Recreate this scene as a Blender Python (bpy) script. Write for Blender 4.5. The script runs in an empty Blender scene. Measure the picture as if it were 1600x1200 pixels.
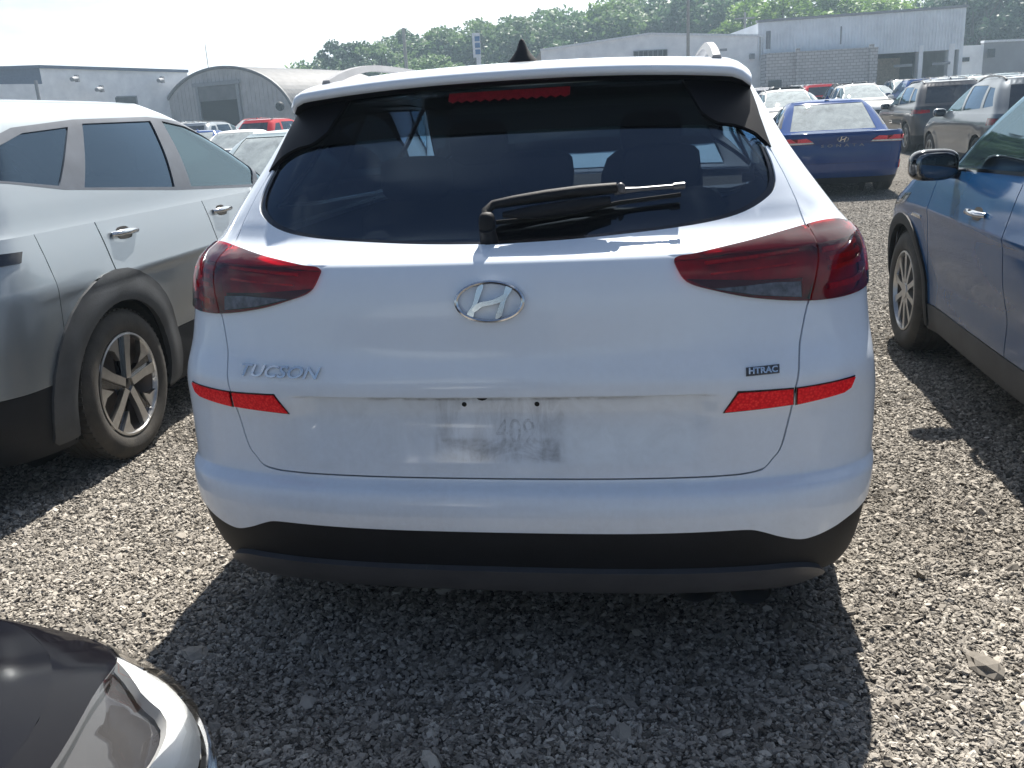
import bpy, bmesh, math, random
import numpy as np
from math import pi, sin, cos, radians, sqrt
from mathutils import Vector, Matrix
from mathutils.geometry import delaunay_2d_cdt

# ------------------------------------------------------------------ camera, sky, sun, exposure
SC = bpy.context.scene
COL = SC.collection
CAM_P = (0.41197, -2.10693, 1.44170)
YAW, PITCH, ROLL, FPX = -0.171303, 0.288040, -0.056845, 1398.39
_w = np.array([sin(YAW)*cos(PITCH), cos(YAW)*cos(PITCH), -sin(PITCH)])
_r = np.array([cos(YAW), -sin(YAW), 0.0]); _u = np.cross(_r, _w)
_R = _r*cos(ROLL)+_u*sin(ROLL); _U = -_r*sin(ROLL)+_u*cos(ROLL)
def at(px, py, D):
    """place at depth D (metres along the view) under the given photograph coordinate"""
    return np.array(CAM_P)+D*(_w+(px-800)/FPX*_R-(py-600)/FPX*_U)
cd = bpy.data.cameras.new('camera'); cam = bpy.data.objects.new('camera', cd); COL.objects.link(cam)
cam.matrix_world = Matrix(((_R[0], _U[0], -_w[0], CAM_P[0]), (_R[1], _U[1], -_w[1], CAM_P[1]), (_R[2], _U[2], -_w[2], CAM_P[2]), (0, 0, 0, 1)))
cd.sensor_width = 36; cd.lens = 36*FPX/1600; cd.clip_end = 3000; cd.clip_start = .05
SC.camera = cam
SUN = Vector((.10, .68, 1.0)).normalized()
world = bpy.data.worlds.new('World'); SC.world = world; world.use_nodes = True
nt = world.node_tree; bg = nt.nodes['Background']
sky = nt.nodes.new('ShaderNodeTexSky'); sky.sky_type = 'NISHITA'; sky.sun_disc = False
sky.sun_elevation = math.asin(SUN.z); sky.sun_rotation = math.atan2(SUN.x, SUN.y)
sky.air_density = 1.0; sky.dust_density = 1.6; sky.ozone_density = 4.0
nt.links.new(sky.outputs[0], bg.inputs[0]); bg.inputs[1].default_value = .043
# thin bright cloud veil round the sun side of the sky, thinning to wisps overhead and behind
tc = nt.nodes.new('ShaderNodeTexCoord'); dp = nt.nodes.new('ShaderNodeVectorMath'); dp.operation = 'DOT_PRODUCT'
vn = Vector((.125, .9, .33)).normalized(); dp.inputs[1].default_value = vn
nt.links.new(tc.outputs['Generated'], dp.inputs[0])
mp_ = nt.nodes.new('ShaderNodeMapping'); mp_.inputs['Scale'].default_value = (1.2, 2.4, 5); nt.links.new(tc.outputs['Generated'], mp_.inputs[0])
cn = nt.nodes.new('ShaderNodeTexNoise'); cn.inputs['Scale'].default_value = 1.6; cn.inputs['Detail'].default_value = 7; cn.inputs['Roughness'].default_value = .58; cn.inputs['Distortion'].default_value = .4
nt.links.new(mp_.outputs[0], cn.inputs['Vector'])
ma = nt.nodes.new('ShaderNodeMath'); ma.operation = 'MULTIPLY_ADD'; ma.inputs[1].default_value = 1.1; nt.links.new(cn.outputs[0], ma.inputs[0]); nt.links.new(dp.outputs['Value'], ma.inputs[2])
mr_ = nt.nodes.new('ShaderNodeMapRange'); mr_.interpolation_type = 'SMOOTHSTEP'; mr_.inputs[1].default_value = .95; mr_.inputs[2].default_value = 1.45; nt.links.new(ma.outputs[0], mr_.inputs[0])
bg2 = nt.nodes.new('ShaderNodeBackground'); bg2.inputs[0].default_value = (.93, .97, 1, 1); bg2.inputs[1].default_value = .62
ms = nt.nodes.new('ShaderNodeMixShader'); wi = nt.nodes.new('ShaderNodeMapRange'); wi.interpolation_type = 'SMOOTHSTEP'; wi.inputs[1].default_value = .50; wi.inputs[2].default_value = .72; wi.inputs[4].default_value = .30; nt.links.new(cn.outputs[0], wi.inputs[0])
mx_ = nt.nodes.new('ShaderNodeMath'); mx_.operation = 'MAXIMUM'; nt.links.new(mr_.outputs[0], mx_.inputs[0]); nt.links.new(wi.outputs[0], mx_.inputs[1])
nt.links.new(mx_.outputs[0], ms.inputs[0]); nt.links.new(bg.outputs[0], ms.inputs[1]); nt.links.new(bg2.outputs[0], ms.inputs[2])
nt.links.new(ms.outputs[0], nt.nodes['World Output'].inputs[0])
ld = bpy.data.lights.new('sun', 'SUN'); ld.energy = 5.0; ld.angle = radians(.53); ld.color = (1, .95, .87)
lo = bpy.data.objects.new('sun', ld); COL.objects.link(lo); lo.rotation_euler = SUN.to_track_quat('Z', 'Y').to_euler()
SC.view_settings.view_transform = 'Standard'; SC.view_settings.look = 'None'
SC.view_settings.exposure = 1.32; SC.view_settings.gamma = 1; SC.view_settings.use_curve_mapping = False
random.seed(7); RNG = np.random.default_rng(7)

# ------------------------------------------------------------------ materials
def new_mat(name):
    m = bpy.data.materials.new(name); m.use_nodes = True
    return m, m.node_tree, m.node_tree.nodes['Principled BSDF']
def nd(nt, t, **k):
    n = nt.nodes.new(t)
    for a, b in k.items(): setattr(n, a, b)
    return n
def coords(nt): return nd(nt, 'ShaderNodeTexCoord').outputs['Object']
def noise(nt, scale, detail=4, rough=.6, vec=None, dist=0):
    n = nd(nt, 'ShaderNodeTexNoise'); n.inputs['Scale'].default_value = scale; n.inputs['Detail'].default_value = detail
    n.inputs['Roughness'].default_value = rough; n.inputs['Distortion'].default_value = dist
    nt.links.new(vec if vec is not None else coords(nt), n.inputs['Vector']); return n
def ramp(nt, fac, stops):
    r = nd(nt, 'ShaderNodeValToRGB'); e = r.color_ramp.elements
    while len(e) < len(stops): e.new(.5)
    for q, (p, c) in zip(e, stops):
        q.position = p; q.color = (*c, 1) if len(c) == 3 else c
    nt.links.new(fac, r.inputs[0]); return r
def g3(v): return (v, v, v)
def bump(nt, b, h, strength, dist=.01):
    n = nd(nt, 'ShaderNodeBump'); n.inputs['Strength'].default_value = strength; n.inputs['Distance'].default_value = dist
    nt.links.new(h, n.inputs['Height']); nt.links.new(n.outputs[0], b.inputs['Normal']); return n
def simple(name, col, rough=.5, metal=0, coat=0, spec=None, var=.15, scale=8, bmp=0):
    m, nt, b = new_mat(name)
    n = noise(nt, scale, 5)
    c0 = tuple(c*(1-var) for c in col); c1 = tuple(min(1, c*(1+var)) for c in col)
    r = ramp(nt, n.outputs[0], [(.3, c0), (.7, c1)]); nt.links.new(r.outputs[0], b.inputs['Base Color'])
    b.inputs['Roughness'].default_value = rough; b.inputs['Metallic'].default_value = metal
    b.inputs['Coat Weight'].default_value = coat; b.inputs['Coat Roughness'].default_value = .04
    if spec is not None: b.inputs['Specular IOR Level'].default_value = spec
    if bmp: bump(nt, b, noise(nt, scale*20, 3).outputs[0], bmp, .004)
    return m
def paint(name, col, metal=.0, dust=.25, rough=.4, dustcol=(.42, .38, .33)):
    """clear-coated car paint with a fine road film that thickens downwards"""
    m, nt, b = new_mat(name)
    co = coords(nt); n = noise(nt, 3.2, 8, .65, co, .3); n2 = noise(nt, 60, 4, .7, co)
    sep = nd(nt, 'ShaderNodeSeparateXYZ'); nt.links.new(co, sep.inputs[0])
    zr = nd(nt, 'ShaderNodeMapRange'); zr.inputs[1].default_value = .2; zr.inputs[2].default_value = 1.0
    zr.inputs[3].default_value = 1.0; zr.inputs[4].default_value = .25; nt.links.new(sep.outputs[2], zr.inputs[0])
    mu = nd(nt, 'ShaderNodeMath', operation='MULTIPLY'); nt.links.new(n.outputs[0], mu.inputs[0]); nt.links.new(zr.outputs[0], mu.inputs[1])
    sm = nd(nt, 'ShaderNodeMapping'); sm.inputs['Scale'].default_value = (1, 1, .07); nt.links.new(co, sm.inputs[0])
    n3 = noise(nt, 26, 5, .7, sm.outputs[0]); ad = nd(nt, 'ShaderNodeMath', operation='MULTIPLY_ADD'); ad.inputs[1].default_value = .55; ad.inputs[2].default_value = -.05
    nt.links.new(n3.outputs[0], ad.inputs[0]); ae = nd(nt, 'ShaderNodeMath', operation='ADD'); nt.links.new(ad.outputs[0], ae.inputs[0]); nt.links.new(n2.outputs[0], ae.inputs[1])
    mv = nd(nt, 'ShaderNodeMath', operation='MULTIPLY'); nt.links.new(mu.outputs[0], mv.inputs[0]); nt.links.new(ae.outputs[0], mv.inputs[1])
    mx = nd(nt, 'ShaderNodeMapRange'); mx.inputs[1].default_value = .05; mx.inputs[2].default_value = .5; mx.inputs[3].default_value = 0; mx.inputs[4].default_value = dust
    nt.links.new(mv.outputs[0], mx.inputs[0])
    mix = nd(nt, 'ShaderNodeMix', data_type='RGBA'); mix.inputs[6].default_value = (*col, 1); mix.inputs[7].default_value = (*dustcol, 1)
    nt.links.new(mx.outputs[0], mix.inputs[0]); nt.links.new(mix.outputs[2], b.inputs['Base Color'])
    b.inputs['Metallic'].default_value = metal; b.inputs['Roughness'].default_value = rough
    b.inputs['Coat Weight'].default_value = 1.0; b.inputs['Specular IOR Level'].default_value = .0 if metal < .2 else .5
    cr = nd(nt, 'ShaderNodeMapRange'); cr.inputs[3].default_value = .03; cr.inputs[4].default_value = .16
    nt.links.new(n.outputs[0], cr.inputs[0]); nt.links.new(cr.outputs[0], b.inputs['Coat Roughness'])
    w = noise(nt, 2.1, 1, .4, co); bump(nt, b, w.outputs[0], .008, .02)
    return m
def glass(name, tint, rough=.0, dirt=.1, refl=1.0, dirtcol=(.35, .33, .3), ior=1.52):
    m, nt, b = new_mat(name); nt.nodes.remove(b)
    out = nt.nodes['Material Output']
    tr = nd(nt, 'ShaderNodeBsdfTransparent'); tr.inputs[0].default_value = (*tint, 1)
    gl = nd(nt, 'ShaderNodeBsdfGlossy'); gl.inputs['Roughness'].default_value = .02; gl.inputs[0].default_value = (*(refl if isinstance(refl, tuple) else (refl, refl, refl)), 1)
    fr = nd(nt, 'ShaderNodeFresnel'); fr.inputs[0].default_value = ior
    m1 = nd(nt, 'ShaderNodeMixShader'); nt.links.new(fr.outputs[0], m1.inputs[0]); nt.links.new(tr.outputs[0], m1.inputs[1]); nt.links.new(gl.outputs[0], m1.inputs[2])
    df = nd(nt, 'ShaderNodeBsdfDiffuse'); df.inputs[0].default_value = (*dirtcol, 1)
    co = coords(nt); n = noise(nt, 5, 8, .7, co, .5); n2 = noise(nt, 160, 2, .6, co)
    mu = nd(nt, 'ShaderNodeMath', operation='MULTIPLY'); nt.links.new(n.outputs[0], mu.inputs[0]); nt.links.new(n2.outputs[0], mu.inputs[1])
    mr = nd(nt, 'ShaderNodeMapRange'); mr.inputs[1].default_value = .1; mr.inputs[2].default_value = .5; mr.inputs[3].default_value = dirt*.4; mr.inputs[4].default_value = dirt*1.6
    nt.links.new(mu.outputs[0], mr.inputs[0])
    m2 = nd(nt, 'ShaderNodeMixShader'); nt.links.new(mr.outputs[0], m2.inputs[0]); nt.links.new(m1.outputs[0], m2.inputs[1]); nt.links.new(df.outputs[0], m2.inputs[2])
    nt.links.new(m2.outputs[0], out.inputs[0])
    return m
M = {}
M['white_paint'] = paint('white_paint', (.76, .82, .90), dust=.30, dustcol=(.40, .38, .36))
M['silver_paint'] = paint('silver_paint', (.25, .285, .315), metal=.7, dust=.3, rough=.40)
M['blue_paint'] = paint('blue_paint', (.011, .062, .165), metal=.1, dust=.07, rough=.35, dustcol=(.30, .33, .36))
M['navy_paint'] = paint('navy_paint', (.003, .038, .17), metal=.0, dust=.04)
M['black_paint'] = paint('black_paint', (.004, .004, .006), metal=0, dust=.008)
M['red_paint'] = paint('red_paint', (.45, .02, .03), dust=.2)
M['grey_paint'] = paint('grey_paint', (.10, .125, .15), metal=.5, dust=.16)
M['teal_paint'] = paint('teal_paint', (.30, .38, .40), metal=.4, dust=.3)
M['far_white'] = paint('far_white', (.75, .75, .74), dust=.3)
M['darkgrey_paint'] = paint('darkgrey_paint', (.022, .026, .036), metal=.3, dust=.10)
M['plastic'] = simple('black_plastic', (.007, .008, .011), .62, spec=.3, var=.25, scale=12, bmp=.25)
M['clad'] = simple('grey_cladding_plastic', (.040, .043, .048), .6, var=.3, scale=6, bmp=.25)
M['satin'] = simple('satin_grey_plastic', (.062, .062, .068), .4, var=.2)
M['dark'] = simple('dark_void', (.006, .006, .006), .9)
M['cabin'] = simple('cabin_trim', (.03, .03, .033), .8)
M['seat'] = simple('seat_fabric', (.025, .025, .028), .85, bmp=.3)
M['black_paint'].node_tree.nodes['Principled BSDF'].inputs['Coat Weight'].default_value = .30
M['gloss_black'] = simple('gloss_black', (.004, .004, .006), .12, coat=.6)
M['chrome'] = simple('chrome', (.62, .63, .65), .10, metal=1, var=.05)
M['machined'] = simple('machined_alloy', (.62, .62, .62), .28, metal=1, var=.1, scale=30)
M['alloy'] = simple('silver_alloy', (.5, .5, .5), .3, metal=.9, var=.1)
M['rail_grey'] = simple('rail_grey', (.20, .20, .21), .35, metal=.0)
M['brake'] = simple('brake_iron', (.12, .1, .09), .6, metal=.6)
M['window_tint'] = glass('privacy_glass', (.05, .055, .065), dirt=.006, dirtcol=(.2, .2, .21), ior=1.7, refl=(.50, .72, 1))
M['far_glass'] = glass('sunlit_glass', (.05, .06, .06), dirt=.05, dirtcol=(.45, .50, .50), ior=2.1)
M['glare_glass'] = glass('dusty_sunlit_glass', (.05, .06, .06), dirt=.42, dirtcol=(.62, .70, .72), ior=2.1)  # white sun glare painted into the panes as a pale diffuse coat
M['rear_glass'] = glass('dusty_rear_glass', (.065, .085, .105), dirt=.035, dirtcol=(.20, .21, .24), ior=1.8, refl=(.62, .80, 1))
M['spoiler_shade'] = glass('shade_band_glass', (.30, .30, .32), dirt=.01, refl=.12)
M['window_clear'] = glass('clear_green_glass', (.28, .36, .36), dirt=.008, ior=1.9, refl=(.66, .88, 1))
M['lens_clear'] = glass('clear_lens', (.9, .9, .9), dirt=.02)
M['lens_red'] = glass('red_lens', (.80, .015, .075), dirt=.02, dirtcol=(.3, .03, .05))
M['mirror'] = simple('mirror_glass', (.18, .19, .2), .04, metal=1, var=.02)
M['lamp_red'] = simple('lamp_reflector_red', (1, .06, .09), .3, var=.4, scale=70)
M['lamp_dark'] = simple('lamp_housing_red', (.48, .014, .085), .35, var=.5, scale=12)
M['lamp_clear'] = simple('lamp_clear_block', (.6, .62, .66), .2, metal=.5, var=.3, scale=60)
M['brake_lamp'] = simple('brake_lamp_red', (.26, .012, .022), .35, var=.3, scale=80)
M['amber'] = simple('amber_lens', (.9, .25, .02), .2, var=.3, scale=60)
M['white_reflector'] = simple('white_light_guide', (.85, .87, .88), .25, var=.03)
def tyre_mat():
    m, nt, b = new_mat('tyre_rubber'); b.inputs['Roughness'].default_value = .8
    n = noise(nt, 9, 6); r = ramp(nt, n.outputs[0], [(.3, (.018, .017, .016)), (.75, (.06, .053, .045))])
    nt.links.new(r.outputs[0], b.inputs['Base Color']); bump(nt, b, noise(nt, 90, 3).outputs[0], .4, .004); return m
M['tyre'] = tyre_mat()
def reflector_mat():
    m, nt, b = new_mat('red_retroreflector')
    v = nd(nt, 'ShaderNodeTexVoronoi'); v.inputs['Scale'].default_value = 150; nt.links.new(coords(nt), v.inputs[0])
    r = ramp(nt, v.outputs['Distance'], [(.0, (1.0, .10, .06)), (.35, (1.0, .02, .03)), (.75, (.80, .004, .012))])
    nt.links.new(r.outputs[0], b.inputs['Base Color']); b.inputs['Roughness'].default_value = .45; b.inputs['Specular IOR Level'].default_value = .15
    bump(nt, b, v.outputs['Distance'], .3, .002); return m
M['reflector'] = reflector_mat()
def tailgate_mat():
    """white paint with the dirt left round the missing number plate"""
    m = M['white_paint'].copy(); m.name = 'white_paint_plate_dirt'; nt = m.node_tree; b = nt.nodes['Principled BSDF']
    link = b.inputs['Base Color'].links[0]; src = link.from_socket
    co = coords(nt); sep = nd(nt, 'ShaderNodeSeparateXYZ'); nt.links.new(co, sep.inputs[0])
    def band(sock, a, b_, soft):
        m1 = nd(nt, 'ShaderNodeMapRange', interpolation_type='SMOOTHSTEP'); nt.links.new(sock, m1.inputs[0]); m1.inputs[1].default_value = a-soft; m1.inputs[2].default_value = a+soft
        m2 = nd(nt, 'ShaderNodeMapRange', interpolation_type='SMOOTHSTEP'); nt.links.new(sock, m2.inputs[0]); m2.inputs[1].default_value = b_-soft; m2.inputs[2].default_value = b_+soft
        m2.inputs[3].default_value = 1; m2.inputs[4].default_value = 0
        k = nd(nt, 'ShaderNodeMath', operation='MULTIPLY'); nt.links.new(m1.outputs[0], k.inputs[0]); nt.links.new(m2.outputs[0], k.inputs[1]); return k.outputs[0]
    def mul(a, b_):
        k = nd(nt, 'ShaderNodeMath', operation='MULTIPLY'); nt.links.new(a, k.inputs[0])
        if isinstance(b_, float): k.inputs[1].default_value = b_
        else: nt.links.new(b_, k.inputs[1])
        return k.outputs[0]
    def add(a, b_):
        k = nd(nt, 'ShaderNodeMath', operation='ADD'); k.use_clamp = True; nt.links.new(a, k.inputs[0]); nt.links.new(b_, k.inputs[1]); return k.outputs[0]
    mp = nd(nt, 'ShaderNodeMapping'); mp.inputs['Scale'].default_value = (1, 1, .25); nt.links.new(co, mp.inputs[0])
    n1 = ramp(nt, noise(nt, 22, 8, .75, mp.outputs[0], .6).outputs[0], [(.42, g3(0)), (.66, g3(1))]).outputs[0]
    n2 = ramp(nt, noise(nt, 9, 8, .7, co, 1.2).outputs[0], [(.40, g3(.1)), (.65, g3(1))]).outputs[0]
    plate = mul(band(sep.outputs[0], -.168, .172, .010), band(sep.outputs[2], .595, .765, .008))
    lower = mul(band(sep.outputs[0], -.150, .158, .006), band(sep.outputs[2], .598, .655, .006))
    d = add(mul(mul(plate, n1), .30), mul(mul(lower, n2), .38))
    edge = mul(mul(band(sep.outputs[2], .758, .775, .004), band(sep.outputs[0], -.34, .36, .05)), n2)
    d = add(d, mul(edge, .55))
    broad = mul(mul(band(sep.outputs[2], .56, .765, .03), band(sep.outputs[0], -.55, .55, .15)), n2)
    d = add(d, mul(broad, .10))
    mix = nd(nt, 'ShaderNodeMix', data_type='RGBA'); nt.links.new(d, mix.inputs[0]); nt.links.new(src, mix.inputs[6]); mix.inputs[7].default_value = (.10, .10, .11, 1)
    nt.links.new(mix.outputs[2], b.inputs['Base Color']); return m
M['tailgate'] = tailgate_mat()

# ------------------------------------------------------------------ object helpers
def tag(o, label=None, cat=None, group=None, kind=None):
    if label: o['label'] = label
    if cat: o['category'] = cat
    if group: o['group'] = group
    if kind: o['kind'] = kind
    return o
def empty(name, loc, rz=0, **k):
    o = bpy.data.objects.new(name, None); COL.objects.link(o); o.location = loc; o.rotation_euler = (0, 0, rz); o.empty_display_size = .3
    return tag(o, **k)
def mesh_obj(name, V, F, mat, parent=None, smooth=False, normals=None, mats=None, midx=None):
    me = bpy.data.meshes.new(name)
    me.from_pydata([tuple(map(float, v)) for v in V], [], [tuple(int(i) for i in f) for f in F])
    for m in (mats or [mat]): me.materials.append(m)
    if midx is not None: me.polygons.foreach_set('material_index', midx)
    me.polygons.foreach_set('use_smooth', [bool(smooth)]*len(me.polygons))
    me.update()
    if normals is not None and len(normals) == len(me.vertices):
        me.normals_split_custom_set_from_vertices([tuple(map(float, n)) for n in normals])
    o = bpy.data.objects.new(name, me); COL.objects.link(o)
    if parent: o.parent = parent
    return o
class MB:
    """collects simple solids"""
    def __init__(s): s.V = []; s.F = []
    def add(s, V, F):
        k = len(s.V); s.V += [tuple(v) for v in V]; s.F += [tuple(i+k for i in f) for f in F]; return s
    def box(s, c, d, rz=0, taper=1.0):
        x, y, z = d[0]/2, d[1]/2, d[2]/2; V = []
        for dz in (-z, z):
            t = taper if dz > 0 else 1
            for dx, dy in ((-x, -y), (x, -y), (x, y), (-x, y)):
                dx *= t; dy *= t
                V.append((c[0]+dx*cos(rz)-dy*sin(rz), c[1]+dx*sin(rz)+dy*cos(rz), c[2]+dz))
        return s.add(V, [(0, 3, 2, 1), (4, 5, 6, 7), (0, 1, 5, 4), (1, 2, 6, 5), (2, 3, 7, 6), (3, 0, 4, 7)])
    def tube(s, pts, r, n=10, cap=True):
        pts = [Vector(p) for p in pts]; V = []; F = []
        rr = r if isinstance(r, (list, tuple)) else [r]*len(pts)
        up = Vector((0, 0, 1))
        for i, p in enumerate(pts):
            d = (pts[min(i+1, len(pts)-1)]-pts[max(i-1, 0)]).normalized()
            a = d.cross(up if abs(d.z) < .95 else Vector((1, 0, 0))).normalized(); b = d.cross(a)
            for k in range(n):
                t = 2*pi*k/n; V.append(p+rr[i]*(a*cos(t)+b*sin(t)))
        for i in range(len(pts)-1):
            for k in range(n):
                F.append((i*n+k, i*n+(k+1) % n, (i+1)*n+(k+1) % n, (i+1)*n+k))
        if cap: F.append(tuple(range(n))); F.append(tuple(range((len(pts)-1)*n+n-1, (len(pts)-1)*n-1, -1)))
        return s.add(V, F)
    def ellipsoid(s, c, d, e=1.0, nu=20, nv=12, rz=0):
        V = []; F = []
        sp = lambda v: math.copysign(abs(v)**e, v)
        for i in range(nv+1):
            ph = -pi/2+pi*i/nv
            for j in range(nu):
                th = 2*pi*j/nu
                x = d[0]*sp(cos(ph))*sp(cos(th)); y = d[1]*sp(cos(ph))*sp(sin(th)); z = d[2]*sp(sin(ph))
                V.append((c[0]+x*cos(rz)-y*sin(rz), c[1]+x*sin(rz)+y*cos(rz), c[2]+z))
        for i in range(nv):
            for j in range(nu): F.append((i*nu+j, i*nu+(j+1) % nu, (i+1)*nu+(j+1) % nu, (i+1)*nu+j))
        return s.add(V, F)
    def lathe_x(s, prof, c, n=40, close=True):
        """prof: (x, r) pairs turned round the x axis through c"""
        V = []; F = []; m = len(prof)
        for k in range(n):
            t = 2*pi*k/n
            for x, r in prof: V.append((c[0]+x, c[1]+r*cos(t), c[2]+r*sin(t)))
        for k in range(n):
            for i in range(m-1):
                F.append((k*m+i, k*m+i+1, ((k+1) % n)*m+i+1, ((k+1) % n)*m+i))
        return s.add(V, F)
    def prism(s, poly, fn, d0, d1):
        """poly of 2-D points, fn(p, depth) -> 3-D"""
        n = len(poly); V = [fn(p, d0) for p in poly]+[fn(p, d1) for p in poly]
        F = [tuple(range(n-1, -1, -1)), tuple(range(n, 2*n))]+[(i, (i+1) % n, n+(i+1) % n, n+i) for i in range(n)]
        return s.add(V, F)
    def build(s, name, mat, parent=None, smooth=False, fix=True):
        o = mesh_obj(name, s.V, s.F, mat, parent, smooth)
        if fix:
            bm = bmesh.new(); bm.from_mesh(o.data); bmesh.ops.recalc_face_normals(bm, faces=bm.faces); bm.to_mesh(o.data); bm.free()
        if smooth:
            try: o.data.set_sharp_from_angle(angle=radians(38))
            except Exception: pass
        return o

# ------------------------------------------------------------------ car body surfaces
def pchip(xs,ys):
    xs=np.array(xs,float);ys=np.array(ys,float)
    h=np.diff(xs);d=np.diff(ys)/h
    m=np.zeros_like(ys)
    m[0]=d[0];m[-1]=d[-1]
    for i in range(1,len(xs)-1):
        if d[i-1]*d[i]>0:
            w1=2*h[i]+h[i-1];w2=h[i]+2*h[i-1]
            m[i]=(w1+w2)/(w1/d[i-1]+w2/d[i])
    def f(x):
        x=np.clip(np.asarray(x,float),xs[0],xs[-1])
        i=np.clip(np.searchsorted(xs,x,side='right')-1,0,len(xs)-2)
        t=(x-xs[i])/h[i]
        return ys[i]*(1+2*t)*(1-t)**2+h[i]*m[i]*t*(1-t)**2+ys[i+1]*t*t*(3-2*t)+h[i]*m[i+1]*t*t*(t-1)
    return f
_ph=np.linspace(0,np.pi/2,2001)
_rx=.95*np.sin(_ph)**(2/2.8);_ry=.42*(1-np.cos(_ph)**(2/2.8))
_rs=np.concatenate([[0],np.cumsum(np.hypot(np.diff(_rx),np.diff(_ry)))])
L1=_rs[-1]
def s2phi(s): return np.interp(s,_rs,_ph)
def phi2s(p): return np.interp(p,_ph,_rs)
class Shell:
    def __init__(S,rows,bulge=.0,extra=None,recess=None,Ls=3.6):
        R=np.array(rows,float).T
        z=R[0];S.z=z
        S.Yr,S.Yf,S.W,S.Dr,S.nr,S.Df,S.nf=[pchip(z,r) for r in R[1:]]
        S.b=bulge;S.extra=extra;S.recess=recess;S.Ls=Ls
        S.smax=2*L1+Ls
    def P(S,s,z):
        s=np.asarray(s,float);z=np.asarray(z,float)
        s,z=np.broadcast_arrays(s,z)
        sg=np.where(s<0,-1.,1.);a=np.abs(s)
        Yr,Yf,W,Dr,nr,Df,nf=S.Yr(z),S.Yf(z),S.W(z),S.Dr(z),S.nr(z),S.Df(z),S.nf(z)
        if S.recess is not None: rec=S.recess(s,z)
        else: rec=0
        p1=s2phi(np.minimum(a,L1));p3=s2phi(np.clip(2*L1+S.Ls-a,0,L1))
        xr=W*np.sin(p1)**(2/nr);yr=Yr+rec+(Dr-rec)*(1-np.abs(np.cos(p1))**(2/nr))
        fr=np.clip((a-L1)/S.Ls,0,1)
        xm=W+S.b*np.sin(np.pi*fr)**2;ym=Yr+Dr+(Yf-Df-Yr-Dr)*fr
        xf=W*np.sin(p3)**(2/nf);yf=Yf-Df*(1-np.abs(np.cos(p3))**(2/nf))
        x=np.where(a<L1,xr,np.where(a<L1+S.Ls,xm,xf));y=np.where(a<L1,yr,np.where(a<L1+S.Ls,ym,yf))
        if S.extra is not None: x=x+S.extra(x,y,z)
        return np.stack([sg*x,y,z],-1)
    def N(S,s,z,e=2e-3):
        a=S.P(s+e,z)-S.P(s-e,z);b=S.P(s,z+e)-S.P(s,z-e)
        n=np.cross(a,b);n/=np.linalg.norm(n,axis=-1,keepdims=True)+1e-12
        return n
    def sx(S,x,z):
        r=np.clip(abs(x)/S.W(z),0,1);return float(np.sign(x)*phi2s(np.arcsin(r**(S.nr(z)/2))))
    def sy(S,y,z,sg=1):
        Yr,D=S.Yr(z),S.Dr(z);Yf,Df=S.Yf(z),S.Df(z)
        if y<Yr+D:
            return sg*float(phi2s(np.arccos(np.clip(1-(y-Yr)/D,0,1)**(S.nr(z)/2))))
        if y>Yf-Df:
            return sg*float(2*L1+S.Ls-phi2s(np.arccos(np.clip(1-(Yf-y)/Df,0,1)**(S.nf(z)/2))))
        return sg*float(L1+S.Ls*(y-Yr-D)/(Yf-Df-Yr-D))
    def sfx(S,x,z):
        r=np.clip(abs(x)/S.W(z),0,1);return float((-1 if x<0 else 1)*(2*L1+S.Ls-phi2s(np.arcsin(r**(S.nf(z)/2)))))


def inside(P, poly):
    x, y = P[:, 0], P[:, 1]; c = np.zeros(len(P), bool)
    a = np.asarray(poly); b = np.roll(a, -1, 0)
    for (x0, y0), (x1, y1) in zip(a, b):
        if y0 == y1: continue
        k = ((y0 > y) != (y1 > y)) & (x < (x1-x0)*(y-y0)/(y1-y0)+x0); c ^= k
    return c
def densify(poly, step, closed=True):
    out = []; n = len(poly)
    for i in range(n if closed else n-1):
        a, b = np.array(poly[i], float), np.array(poly[(i+1) % n], float)
        k = max(1, int(math.ceil(np.linalg.norm(b-a)/step)))
        for j in range(k): out.append(tuple(a+(b-a)*j/k))
    if not closed: out.append(tuple(poly[-1]))
    return out
def segdist(P, poly):
    a = np.asarray(poly); b = np.roll(a, -1, 0); d = np.full(len(P), 1e9)
    for p, q in zip(a, b):
        v = q-p; L = v@v
        if L < 1e-14: continue
        t = np.clip(((P-p)@v)/L, 0, 1); d = np.minimum(d, np.hypot(*(P-(p+t[:, None]*v)).T))
    return d
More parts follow.
